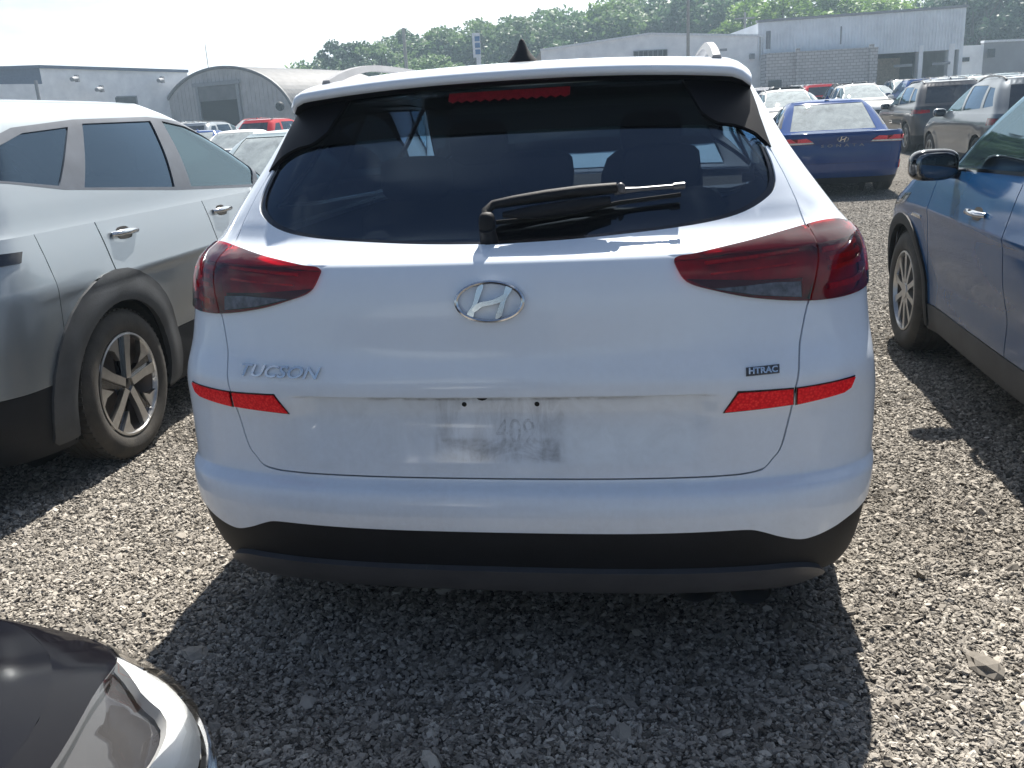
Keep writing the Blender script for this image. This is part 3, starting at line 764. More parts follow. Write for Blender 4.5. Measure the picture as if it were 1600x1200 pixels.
# ------------------------------------------------------------------ terrain
def ground_z(y):
    y = np.asarray(y, float); return np.where(y < 13, 0, np.where(y < 23, .02*(y-13)**2/20, .02*(y-18)))
def gravel_mats():
    m, nt, b = new_mat('gravel_ground'); co = coords(nt)
    v = nd(nt, 'ShaderNodeTexVoronoi'); v.inputs['Scale'].default_value = 42; nt.links.new(co, v.inputs[0])
    v2 = nd(nt, 'ShaderNodeTexVoronoi'); v2.inputs['Scale'].default_value = 95; nt.links.new(co, v2.inputs[0])
    sp = nd(nt, 'ShaderNodeSeparateColor'); nt.links.new(v.outputs['Color'], sp.inputs[0])
    n = noise(nt, .35, 6, .6, co)
    r = ramp(nt, sp.outputs[0], [(0, (.05, .045, .040)), (.5, (.15, .138, .122)), (1, (.32, .30, .27))])
    r2 = ramp(nt, n.outputs[0], [(.3, (.75, .73, .70)), (.7, (1.05, 1.05, 1.05))])
    mx = nd(nt, 'ShaderNodeMix', data_type='RGBA', blend_type='MULTIPLY'); mx.inputs[0].default_value = 1
    nt.links.new(r.outputs[0], mx.inputs[6]); nt.links.new(r2.outputs[0], mx.inputs[7]); nt.links.new(mx.outputs[2], b.inputs['Base Color'])
    b.inputs['Roughness'].default_value = .95
    ad = nd(nt, 'ShaderNodeMath', operation='ADD'); nt.links.new(v.outputs['Distance'], ad.inputs[0]); nt.links.new(v2.outputs['Distance'], ad.inputs[1])
    bp = bump(nt, b, ad.outputs[0], .9, .03); bp.invert = True
    s, nt, b = new_mat('gravel_stone'); oi = nd(nt, 'ShaderNodeObjectInfo')
    r = ramp(nt, oi.outputs['Random'], [(0, (.10, .091, .080)), (.25, (.20, .187, .168)), (.55, (.285, .268, .243)), (.85, (.36, .34, .31)), (1, (.48, .458, .42))])
    n = noise(nt, 60, 4, .7); mx = nd(nt, 'ShaderNodeMix', data_type='RGBA', blend_type='MULTIPLY'); mx.inputs[0].default_value = .6
    rr = ramp(nt, n.outputs[0], [(.3, g3(.6)), (.7, g3(1.1))])
    nt.links.new(r.outputs[0], mx.inputs[6]); nt.links.new(rr.outputs[0], mx.inputs[7])
    gp_ = nd(nt, 'ShaderNodeNewGeometry'); nb = noise(nt, 1.1, 6, .65, gp_.outputs['Position'], .5); mb_ = nd(nt, 'ShaderNodeMix', data_type='RGBA', blend_type='MULTIPLY'); mb_.inputs[0].default_value = 1
    rb = ramp(nt, nb.outputs[0], [(.32, (.62, .58, .53)), (.50, (1.0, .97, .93)), (.68, (1.22, 1.18, 1.12))]); nt.links.new(mx.outputs[2], mb_.inputs[6]); nt.links.new(rb.outputs[0], mb_.inputs[7]); nt.links.new(mb_.outputs[2], b.inputs['Base Color']); b.inputs['Roughness'].default_value = .9
    return m, s
GROUND, STONE = gravel_mats()
def terrain():
    xs = np.concatenate([np.linspace(-400, -12, 12), np.linspace(-10, 12, 12), np.linspace(14, 400, 12)])
    ys = np.concatenate([[-120, -60, -20, -5, 0, 5, 10], np.arange(13, 60, 2.5), [70, 85, 100, 130, 200, 400, 900]])
    V = [(x, y, float(ground_z(min(y, 130)))) for y in ys for x in xs]; n = len(xs)
    F = [(j*n+i, j*n+i+1, (j+1)*n+i+1, (j+1)*n+i) for j in range(len(ys)-1) for i in range(n-1)]
    tag(mesh_obj('ground', V, F, GROUND, None, True), kind='structure')
terrain()
def gravel():
    """loose crushed stones near the camera, scattered by geometry nodes"""
    xs = np.linspace(-3.4, 5.6, 37); ys = np.linspace(-1.3, 15, 60)
    V = [(x, y, float(ground_z(y))+.002) for y in ys for x in xs]; n = len(xs)
    keep = []
    for j in range(len(ys)-1):
        for i in range(n-1):
            x, y = xs[i], ys[j]
            if x < CAM_P[0]-.75*(y+2.5)-.8 or x > CAM_P[0]+.48*(y+2.5)+.5: continue
            keep.append((j*n+i, j*n+i+1, (j+1)*n+i+1, (j+1)*n+i))
    o = mesh_obj('gravel', V, keep, STONE, None, False); tag(o, kind='stuff')
    at_ = o.data.attributes.new('dens', 'FLOAT', 'POINT')
    vals = []
    for v in V:
        d = math.hypot(v[0]-CAM_P[0], v[1]-CAM_P[1]); vals.append(min(1.0, (3.2/max(d, 2.0))**1.7))
    at_.data.foreach_set('value', vals)
    ng = bpy.data.node_groups.new('scatter_stones', 'GeometryNodeTree')
    ng.interface.new_socket('Geometry', in_out='INPUT', socket_type='NodeSocketGeometry'); ng.interface.new_socket('Geometry', in_out='OUTPUT', socket_type='NodeSocketGeometry')
    N = ng.nodes; Lk = ng.links.new
    gi = N.new('NodeGroupInput'); go = N.new('NodeGroupOutput')
    ico_list = []
    jn = N.new('GeometryNodeJoinGeometry')
    for k in range(7):
        ico = N.new('GeometryNodeMeshIcoSphere'); ico.inputs['Radius'].default_value = 1.0; ico.inputs['Subdivisions'].default_value = 2
        sp = N.new('GeometryNodeSetPosition'); ns = N.new('ShaderNodeTexNoise'); ns.noise_dimensions = '4D'
        ns.inputs['W'].default_value = 3.7*k+1; ns.inputs['Scale'].default_value = 1.1; ns.inputs['Detail'].default_value = 1.5
        sub = N.new('ShaderNodeVectorMath'); sub.operation = 'SUBTRACT'; sub.inputs[1].default_value = (.5, .5, .5)
        sc = N.new('ShaderNodeVectorMath'); sc.operation = 'SCALE'; sc.inputs['Scale'].default_value = 2.4
        Lk(ns.outputs['Color'], sub.inputs[0]); Lk(sub.outputs[0], sc.inputs[0]); Lk(sc.outputs[0], sp.inputs['Offset'])
        Lk(ico.outputs['Mesh'], sp.inputs['Geometry'])
        # crushed facets: snap the points to a coarse grid
        tr = N.new('GeometryNodeTransform'); tr.inputs['Scale'].default_value = [(1, .8, .55), (1.2, .6, .4), (.8, .9, .6), (1.3, .9, .35), (1, .55, .5), (.9, .9, .45), (1.4, .7, .5)][k]
        Lk(sp.outputs[0], tr.inputs['Geometry'])
        g2i = N.new('GeometryNodeGeometryToInstance'); Lk(tr.outputs[0], g2i.inputs[0]); Lk(g2i.outputs[0], jn.inputs[0])
    out = N.new('GeometryNodeJoinGeometry')
    na = N.new('GeometryNodeInputNamedAttribute'); na.data_type = 'FLOAT'; na.inputs['Name'].default_value = 'dens'
    for lay, (dens, lo, hi, seed) in enumerate(((8500, .0036, .0078, 1), (2600, .006, .0115, 3), (330, .010, .016, 5), (12, .018, .028, 9))):
        dp = N.new('GeometryNodeDistributePointsOnFaces'); dp.inputs['Seed'].default_value = seed
        mu = N.new('ShaderNodeMath'); mu.operation = 'MULTIPLY'; mu.inputs[1].default_value = dens
        Lk(na.outputs['Attribute'], mu.inputs[0]); Lk(gi.outputs[0], dp.inputs['Mesh']); Lk(mu.outputs[0], dp.inputs['Density'])
        ip = N.new('GeometryNodeInstanceOnPoints'); ip.inputs['Pick Instance'].default_value = True
        Lk(dp.outputs['Points'], ip.inputs['Points']); Lk(jn.outputs[0], ip.inputs['Instance'])
        rv = N.new('FunctionNodeRandomValue'); rv.data_type = 'FLOAT_VECTOR'
        rv.inputs[0].default_value = (-.8, -.8, 0); rv.inputs[1].default_value = (.8, .8, 6.28); rv.inputs['Seed'].default_value = seed+20
        Lk(rv.outputs[0], ip.inputs['Rotation'])
        rs = N.new('FunctionNodeRandomValue'); rs.data_type = 'FLOAT'; rs.inputs[2].default_value = lo; rs.inputs[3].default_value = hi; rs.inputs['Seed'].default_value = seed+40
        Lk(rs.outputs[1], ip.inputs['Scale'])
        Lk(ip.outputs[0], out.inputs[0])
    sm = N.new('GeometryNodeSetMaterial'); sm.inputs['Material'].default_value = STONE
    Lk(out.outputs[0], sm.inputs['Geometry']); Lk(sm.outputs[0], go.inputs[0])
    md = o.modifiers.new('scatter', 'NODES'); md.node_group = ng
gravel()

# ------------------------------------------------------------------ buildings
M['white_wall'] = simple('white_painted_wall', (.88, .90, .92), .8, var=.12, scale=1.2)
M['block_wall'] = None
def blockwork():
    m, nt, b = new_mat('painted_blockwork'); br = nd(nt, 'ShaderNodeTexBrick'); mp = nd(nt, 'ShaderNodeMapping'); mp.inputs['Rotation'].default_value = (pi/2, 0, 0)
    nt.links.new(coords(nt), mp.inputs[0]); nt.links.new(mp.outputs[0], br.inputs[0])
    br.inputs['Scale'].default_value = 1.0; br.inputs['Brick Width'].default_value = .4; br.inputs['Row Height'].default_value = .2; br.inputs['Mortar Size'].default_value = .02
    br.inputs['Color1'].default_value = (.55, .54, .54, 1); br.inputs['Color2'].default_value = (.46, .45, .45, 1); br.inputs['Mortar'].default_value = (.26, .25, .25, 1)
    nt.links.new(br.outputs[0], b.inputs['Base Color']); b.inputs['Roughness'].default_value = .9; return m
M['block_wall'] = blockwork()
M['metal_siding'] = simple('white_metal_siding', (.78, .82, .86), .5, var=.10, scale=.8)
M['grey_siding'] = simple('grey_siding', (.28, .29, .31), .6, var=.12, scale=.8)
M['hut_metal'] = simple('galvanised_sheet', (.15, .15, .155), .6, metal=.2, var=.2, scale=1.5)
M['hut_front'] = simple('hut_front_cladding', (.44, .43, .43), .7, var=.15, scale=1.2)
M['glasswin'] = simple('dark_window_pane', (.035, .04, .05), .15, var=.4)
M['blue_panel'] = simple('blue_grey_panel', (.13, .17, .24), .7)
M['trim'] = simple('grey_trim', (.25, .26, .28), .6)
M['tan'] = simple('tan_corrugated', (.42, .34, .25), .7, var=.25)
M['pole'] = simple('pole_grey', (.30, .29, .27), .7)
M['sign_white'] = simple('sign_white', (.75, .77, .8), .5)
M['sign_blue'] = simple('sign_blue', (.05, .16, .35), .5)
E0 = np.array([cos(YAW), -sin(YAW), 0]); F0 = np.array([sin(YAW), cos(YAW), 0])
def facade_pt(px, py, D): return at(px, py, D)
def slab(mb, a, b, z0, z1, th=.2, back=True):
    """upright slab from plan point a to b (outer face towards the camera)"""
    a = np.array(a[:2], float); b = np.array(b[:2], float); d = (b-a)/np.linalg.norm(b-a); n = np.array([-d[1], d[0]])
    z0 = z0 if isinstance(z0, (tuple, list)) else (z0, z0); z1 = z1 if isinstance(z1, (tuple, list)) else (z1, z1)
    P = [(*a, z0[0]), (*b, z0[1]), (*b, z1[1]), (*a, z1[0])]; c = n*th
    Q = [(p[0]+c[0], p[1]+c[1], p[2]) for p in P]
    mb.add(P+Q, [(0, 1, 2, 3), (7, 6, 5, 4), (4, 5, 1, 0), (3, 2, 6, 7), (1, 5, 6, 2), (4, 0, 3, 7)]); return mb
def on_wall(a, b, t0, t1, out=.05):
    a = np.array(a[:2]); b = np.array(b[:2]); d = b-a; n = np.array([d[1], -d[0]])/np.linalg.norm(d)
    return a+d*t0+n*out, a+d*t1+n*out
def building_right():
    D = 62
    A = at(1183, 100, D); Bp = at(1503, 100, D); zt0 = at(1183, 36, D)[2]; zt1 = at(1503, 13, D)[2]
    g = float(ground_z(A[1]))-.3
    root = empty('warehouse', (0, 0, 0), label='tall white metal-clad warehouse with an open loading bay behind the right-hand cars', cat='building')
    zlow0 = at(1183, 86, D)[2]; zlow1 = at(1503, 78, D)[2]
    # cladding sheet with raised ribs
    wl = MB(); slab(wl, A, Bp, zlow0-.4, (zt0, zt1), .3); wl.build('metal_wall', M['metal_siding'], root)
    n = 64
    base = None
    for k in range(n):
        a, b = on_wall(A, Bp, (k+.1)/n, (k+.45)/n, .05); r = MB(); slab(r, a, b, zlow0-.4, zt0+(zt1-zt0)*k/n-.05, .06); r.build('rib', M['metal_siding'], root)
    pr = MB(); a, b = on_wall(A, Bp, -.005, 1.005, .12); slab(pr, a, b, (zt0-.05, zt1-.05), (zt0+.12, zt1+.12), .5); pr.build('parapet_cap', M['trim'], root)
    # lower block annex projecting in front
    a = at(1197, 120, D-1.5); b = at(1370, 120, D-1.5)
    lw = MB(); slab(lw, a, b, g, (at(1197, 84, D-1.5)[2], at(1370, 74, D-1.5)[2]), 1.4); lw.build('block_wall', M['block_wall'], root)
    for t in (.26, .92):
        q0, q1 = on_wall(a, b, t, t+.03, .25); r = MB(); slab(r, q0, q1, g, at(1240, 86, D)[2]+.3, .3); r.build('pilaster', M['block_wall'], root)
    q0, q1 = on_wall(a, b, .02, .14, .06); r = MB(); slab(r, q0, q1, g, g+2.3, .1); r.build('door', M['glasswin'], root)
    # open bay
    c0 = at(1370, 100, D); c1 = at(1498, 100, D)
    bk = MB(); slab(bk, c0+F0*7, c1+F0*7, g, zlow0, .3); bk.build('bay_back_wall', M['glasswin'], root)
    tn = MB(); t0_, t1_ = on_wall(c0, c1, .02, .50, -3.0); slab(tn, t0_, t1_, g, zlow0-.6, .15); tn.build('bay_panel', M['tan'], root)
    for t, w in ((.50, .05), (.86, .07)):
        q0, q1 = on_wall(c0, c1, t, t+w, .1); r = MB(); slab(r, q0, q1, g, zlow0, .5); r.build('column', M['white_wall'], root)
    for t, z in ((.20, .72), (.66, .72)):
        q0, q1 = on_wall(c0, c1, t, t+.22, .2); r = MB(); slab(r, q0, q1, at(1440, 103, D)[2], at(1440, 99, D)[2], .1); r.build('rail_bar', M['trim'], root)
    for px, py in ((1200, 62), (1312, 55)):
        p = at(px, py, D-.4); r = MB(); r.tube([(p[0], p[1], p[2]-.6), (p[0], p[1], p[2]+.55)], .17, 10); r.build('wall_lamp', M['trim'], root)
    # side return and roof
    sd = MB(); e0 = A+F0*16; e1 = Bp+F0*16
    slab(sd, e0, A, g, zt0-.1, .25); sd.build('side_wall', M['metal_siding'], root)
    sd = MB(); slab(sd, Bp, e1, g, zt1-.1, .25); sd.build('side_wall', M['metal_siding'], root)
    rf = MB(); rf.add([(A[0], A[1], zt0-.3), (Bp[0], Bp[1], zt1-.3), (e1[0], e1[1], zt1-.3), (e0[0], e0[1], zt0-.3)], [(0, 1, 2, 3)]); rf.build('roof', M['trim'], root)
    # left wing
    root = empty('low_workshop', (0, 0, 0), label='low white workshop with a shallow gable and a strip of windows, above the SUV roof', cat='building')
    L = at(846, 100, D); K = at(1015, 100, D); R_ = at(1192, 100, D)
    zl, zk, zr = at(846, 80, D)[2], at(1015, 55, D)[2], at(1192, 58, D)[2]
    w = MB(); slab(w, L, K, g, (zl, zk), .3); slab(w, K+E0*.0, R_, g, (zk, zr), .3); w.build('wall', M['white_wall'], root)
    for a, b, za, zb in ((L, K, zl, zk), (K, R_, zk, zr)):
        r = MB(); q0, q1 = on_wall(a, b, -.004, 1.004, .10); slab(r, q0, q1, (za-.02, zb-.02), (za+.12, zb+.12), .5); r.build('eaves_trim', M['sign_white'], root)
    rf = MB(); rf.add([(*p[:2], z) for p, z in ((L, zl), (K, zk), (K+F0*14, zk), (L+F0*14, zl))], [(0, 1, 2, 3)]); rf.add([(*p[:2], z) for p, z in ((K, zk), (R_, zr), (R_+F0*14, zr), (K+F0*14, zk))], [(0, 1, 2, 3)]); rf.build('roof', M['trim'], root)
    w0 = at(990, 90, D-.25); w1 = at(1043, 90, D-.25); z0, z1 = at(1016, 98, D)[2], at(1016, 80, D)[2]
    f = MB(); slab(f, w0, w1, z0-.06, z1+.06, .08); f = f.build('window', M['trim'], root)
    for k in range(7):
        a, b = on_wall(w0, w1, (k+.12)/7, (k+.88)/7, .03); p = MB(); slab(p, a, b, z0, z1, .04); p.build('pane', M['glasswin'], f)
    q = at(1120, 100, D-.3); 
    for px, py, ww, hh in ((1175, 88, .35, .35), (1122, 103, .4, .6), (1130, 78, .5, .15)):
        p = at(px, py, D-.2); r = MB(); r.box(tuple(p), (ww, .15, hh), rz=-YAW); r.build('wall_box', M['trim'], root)
    # far right grey building
    root = empty('grey_shed', (0, 0, 0), label='grey sided shed with a white end bay at the far right', cat='building')
    a, m_, b = at(1497, 100, 66), at(1535, 100, 66.3), at(1680, 100, 68)
    z0, z1 = at(1500, 72, 66)[2], at(1535, 67, 66)[2]
    w = MB(); slab(w, a, m_, g, z0, .3); w.build('white_wall', M['white_wall'], root)
    w = MB(); slab(w, m_, b, g, z1, .3); w.build('grey_wall', M['grey_siding'], root)
    w = MB(); q0, q1 = on_wall(m_, b, -.01, 1, .1); slab(w, q0, q1, z1, z1+.15, .4); w.build('eaves_trim', M['sign_white'], root)
    for px, py, ww, hh in ((1549, 83, .5, .6), (1508, 93, .6, .3)):
        p = at(px, py, 65.8); r = MB(); r.box(tuple(p), (ww, .1, hh), rz=-YAW); r.build('window', M['glasswin'], root)
building_right()
def building_left():
    root = empty('white_block_building', (0, 0, 0), label='white flat-roofed building with a blue-grey upper band behind the left-hand SUV', cat='building')
    C_ = at(62, 110, 65); R_ = at(292, 110, 75); Lf = at(-120, 110, 62)
    zc_, zr = at(62, 104, 65)[2], at(292, 111, 75)[2]; g = .3
    w = MB(); slab(w, C_, R_, g, (zc_, zr), .3); w.build('wall', M['white_wall'], root)
    w = MB(); slab(w, Lf, C_, g, (at(0, 127, 63)[2], at(62, 131, 65)[2]), .3); w.build('lower_wall', M['white_wall'], root)
    w = MB(); slab(w, Lf, C_, (at(0, 127, 63)[2]+.01, at(62, 131, 65)[2]+.01), (at(-120, 110, 62)[2], zc_), .3); w.build('blue_band', M['blue_panel'], root)
    for a, b, za, zb in ((C_, R_, zc_, zr), (Lf, C_, at(-120, 110, 62)[2], zc_)):
        r = MB(); q0, q1 = on_wall(a, b, -.003, 1.003, .15); slab(r, q0, q1, (za-.12, zb-.12), (za+.1, zb+.1), .6); r.build('parapet_cap', M['blue_panel'], root)
    q0 = at(183, 160, 70.6); q1 = at(220, 160, 72.0); w = MB(); slab(w, q0-F0*.6, q1-F0*.6, at(200, 172, 71)[2], at(200, 150, 71)[2], .12); f = w.build('window', M['trim'], root)
    w = MB(); a, b = on_wall(q0-F0*.6, q1-F0*.6, .07, .93, .03); slab(w, a, b, at(200, 171, 71)[2], at(200, 152, 71)[2], .05); w.build('pane', M['glasswin'], f)
    for px, py, D in ((125, 123, 67), (163, 139, 68.5), (257, 125, 73)):
        p = at(px, py, D)-F0*.5; r = MB(); r.tube([tuple(p), tuple(p-F0*.9-np.array([0, 0, .1]))], .16, 10); r.box((p[0], p[1], p[2]), (.25, .25, .5)); r.build('wall_lamp', M['trim'], root)
    for px, D in ((60, 64.5),):
        p = at(px, 150, D); r = MB(); r.tube([(p[0], p[1], g), (p[0], p[1], zc_-1.0)], .12, 8); r.build('downpipe', M['trim'], root)
    # arched metal hut
    root = empty('arched_hut', (0, 0, 0), label='arched corrugated metal hut with a half-open roller door, left of the SUV', cat='building')
    PL = at(250, 190, 75); PR = at(467, 185, 69); g = float(ground_z(70))
    c = (PL+PR)/2; ztop = at(345, 107, 72)[2]; hw = np.linalg.norm((PR-PL)[:2])/2; H = ztop-g
    u = (PR-PL)/np.linalg.norm((PR-PL)[:2]); u[2] = 0; ax = np.array([-u[1], u[0], 0]); Ln = 15
    n = 40; prof = []
    for k in range(n+1):
        t = pi*k/n; prof.append((-hw*cos(t), H*sin(t)**.85))
    front = MB(); V = [tuple(c[:2]+u[:2]*x)+(g+z,) for x, z in prof]
    front.add(V, [tuple(range(len(V)))]); front.build('front_wall', M['hut_front'], root)
    for k in range(34):
        x = -hw+2*hw*(k+.5)/34; zt = H*(max(0, 1-(x/hw)**2))**.5*.97
        if zt < .3: continue
        p = c+u*(x-.05)-ax*.04; q = c+u*(x+.09)-ax*.04; r = MB(); slab(r, p, q, g, g+zt, .05); r.build('cladding_rib', M['hut_front'], root)
    # ribbed vault
    V = []; F = []; m = 90
    for j in range(m+1):
        y = Ln*j/m; off = .07*sin(j*pi)+(.09 if j % 2 else 0)
        for x, z in prof:
            s_ = 1+off/hw; V.append(tuple(c[:2]+u[:2]*x*s_+ax[:2]*y)+(g+z*s_,))
    for j in range(m):
        for k in range(n): F.append((j*(n+1)+k, j*(n+1)+k+1, (j+1)*(n+1)+k+1, (j+1)*(n+1)+k))
    mesh_obj('vault', V, F, M['hut_metal'], root, False)
    rim = MB(); rim.tube([tuple(np.array(tuple(c[:2]+u[:2]*x)+(g+z,))-ax*.06) for x, z in prof], .13, 6); rim.build('arch_rim', M['hut_metal'], root, True)
    d0 = at(311, 150, 72.5); d1 = at(378, 150, 71.0)
    for nm, za, zb, out, mt in (('door_opening', g, at(345, 157, 72)[2], .10, 'dark'), ('roller_door', at(345, 157, 72)[2], at(345, 134, 72)[2], .16, 'hut_metal'), ('door_head', at(345, 134, 72)[2], at(345, 128, 72)[2], .3, 'trim')):
        x0 = (d0-c)[:2]@u[:2]; x1 = (d1-c)[:2]@u[:2]; e = .35 if nm == 'door_head' else 0
        p = c+u*(x0-e)-ax*out; q = c+u*(x1+e)-ax*out; r = MB(); slab(r, p, q, za, zb, .08); r.build(nm, M[mt], root)
    for t in (0, 1):
        x0 = ((d0 if t == 0 else d1)-c)[:2]@u[:2]; p = c+u*(x0-.15)-ax*.2; q = c+u*(x0+.15)-ax*.2; r = MB(); slab(r, p, q, g, at(345, 134, 72)[2], .1); r.build('door_jamb', M['trim'], root)
    p = at(444, 166, 69)-ax*.5; r = MB(); r.ellipsoid(tuple(p), (.35, .3, .35), 1, 12, 8); r.build('wall_lamp', M['plastic'], root, True)
building_left()
def pole(name, px, top, D, r, label, cat, cross=False):
    b = at(px, 130, D); z1 = at(px, top, D)[2]; g = float(ground_z(b[1])); root = empty(name, (b[0], b[1], g), label=label, cat=cat)
    m = MB(); m.tube([(0, 0, -.3), (0, 0, z1-g)], [r, r*.7], 10); m.build('shaft', M['pole'], root, True)
    if cross:
        m = MB(); m.box((0, 0, z1-g-.5), (1.8, .12, .12), rz=-YAW); m.build('crossarm', M['pole'], root)
    return root
pole('light_pole', 1075, -25, 58, .13, 'tall slim grey pole standing in front of the low white workshop', 'pole')
pole('utility_pole', 637, 46, 84, .20, 'pale wooden utility pole before the trees left of the pylon sign', 'pole')
pole('utility_pole', 1162, 22, 80, .14, 'thin pole against the trees left of the tall warehouse', 'pole', True)
pole('mast', 329, 70, 90, .05, 'thin mast rising behind the arched metal hut', 'mast')
def pylon():
    b = at(747, 110, 72); g = float(ground_z(b[1])); root = empty('pylon_sign', (b[0], b[1], g), -YAW, label='tall white and blue pylon sign before the wooded hill', cat='sign')
    z0 = at(747, 90, 72)[2]-g; z1 = at(747, 53, 72)[2]-g
    m = MB(); m.box((.1, 0, z0/2), (.35, .35, z0)); m.build('post', M['sign_white'], root)
    m = MB(); m.box((0, 0, (z0+z1)/2), (.62, .25, z1-z0)); m.build('cabinet', M['sign_white'], root)
    for k, mt in enumerate(('sign_blue', 'sign_blue', 'sign_blue')):
        zz = z0+(z1-z0)*(.22+.27*k); m = MB(); m.box((.08, -.14, zz), (.40, .04, (z1-z0)*.2)); m.build('panel', M[mt], root)
pylon()

# ------------------------------------------------------------------ trees
def leaf_mat(name, c0, c1, c2):
    m, nt, b = new_mat(name); gi = nd(nt, 'ShaderNodeNewGeometry'); oi = nd(nt, 'ShaderNodeObjectInfo')
    n = noise(nt, .9, 5, .7); n2 = noise(nt, .25, 2, .5)
    ad = nd(nt, 'ShaderNodeMath', operation='ADD'); nt.links.new(n.outputs[0], ad.inputs[0]); nt.links.new(oi.outputs['Random'], ad.inputs[1])
    ml = nd(nt, 'ShaderNodeMath', operation='MULTIPLY'); ml.inputs[1].default_value = .6; nt.links.new(ad.outputs[0], ml.inputs[0])
    r = ramp(nt, ml.outputs[0], [(.2, c0), (.5, c1), (.85, c2)]); nt.links.new(r.outputs[0], b.inputs['Base Color']); b.inputs['Roughness'].default_value = .6
    tr = nd(nt, 'ShaderNodeBsdfTranslucent'); nt.links.new(r.outputs[0], tr.inputs[0]); mx = nd(nt, 'ShaderNodeMixShader'); mx.inputs[0].default_value = .35
    nt.links.new(b.outputs[0], mx.inputs[1]); nt.links.new(tr.outputs[0], mx.inputs[2]); nt.links.new(mx.outputs[0], nt.nodes['Material Output'].inputs[0]); return m
M['leaf_dark'] = leaf_mat('leaf_dark', (.035, .07, .045), (.06, .11, .06), (.09, .15, .07))
M['leaf_mid'] = leaf_mat('leaf_mid', (.05, .10, .05), (.09, .16, .07), (.14, .22, .09))
M['leaf_bright'] = leaf_mat('leaf_bright', (.09, .17, .03), (.16, .27, .05), (.24, .36, .08))
M['bark'] = simple('bark', (.08, .065, .05), .9, bmp=.3)
def tree_meshes(seed, H, spread, nclump, nleaf, shape='round'):
    r = np.random.default_rng(seed); V = []; F = []
    cen = []
    for k in range(nclump):
        while True:
            p = r.uniform(-1, 1, 3)
            if np.linalg.norm(p) < 1: break
        rr = np.linalg.norm(p); p = p/(rr+1e-6)*rr**.45
        w = 1.0
        if shape == 'cone': w = 1-.75*(p[2]*.5+.5)
        cen.append((p[0]*spread*w, p[1]*spread*w, H*.60+p[2]*H*.40, r.uniform(.45, 1.0)))
    for x, y, z, q in cen:
        R_ = spread*.30*q
        for i in range(int(nleaf*q*q)+8):
            d = r.normal(0, 1, 3); d /= np.linalg.norm(d); d = d*R_*r.uniform(.6, 1.05); d[2] *= .8
            c = np.array((x, y, z))+d; a = r.normal(0, 1, 3); a /= np.linalg.norm(a); b = np.cross(a, r.normal(0, 1, 3)); b /= np.linalg.norm(b)
            s = r.uniform(.13, .26); k = len(V)
            V += [tuple(c-a*s), tuple(c+b*s*.6), tuple(c+a*s), tuple(c-b*s*.6)]; F.append((k, k+1, k+2, k+3))
    crown = bpy.data.meshes.new('crown'); crown.from_pydata(V, [], F); crown.materials.append(M['leaf_mid'])
    m = MB(); m.tube([(0, 0, -1), (.1, 0, H*.3), (.0, .1, H*.75)], [.28, .2, .06], 8)
    for x, y, z, q in cen[:14]: m.tube([(0.05, 0, H*.28+.2*q*H*.3), (x*.5, y*.5, (z+H*.4)/2), (x, y, z)], [.10, .06, .02], 5, False)
    tk = bpy.data.meshes.new('trunk'); tk.from_pydata([tuple(v) for v in m.V], [], m.F); tk.materials.append(M['bark'])
    return crown, tk
KINDS = [tree_meshes(1, 10, 3.4, 70, 120), tree_meshes(2, 10, 2.9, 60, 120), tree_meshes(3, 10, 3.9, 80, 110), tree_meshes(4, 10, 2.3, 60, 110, 'cone')]
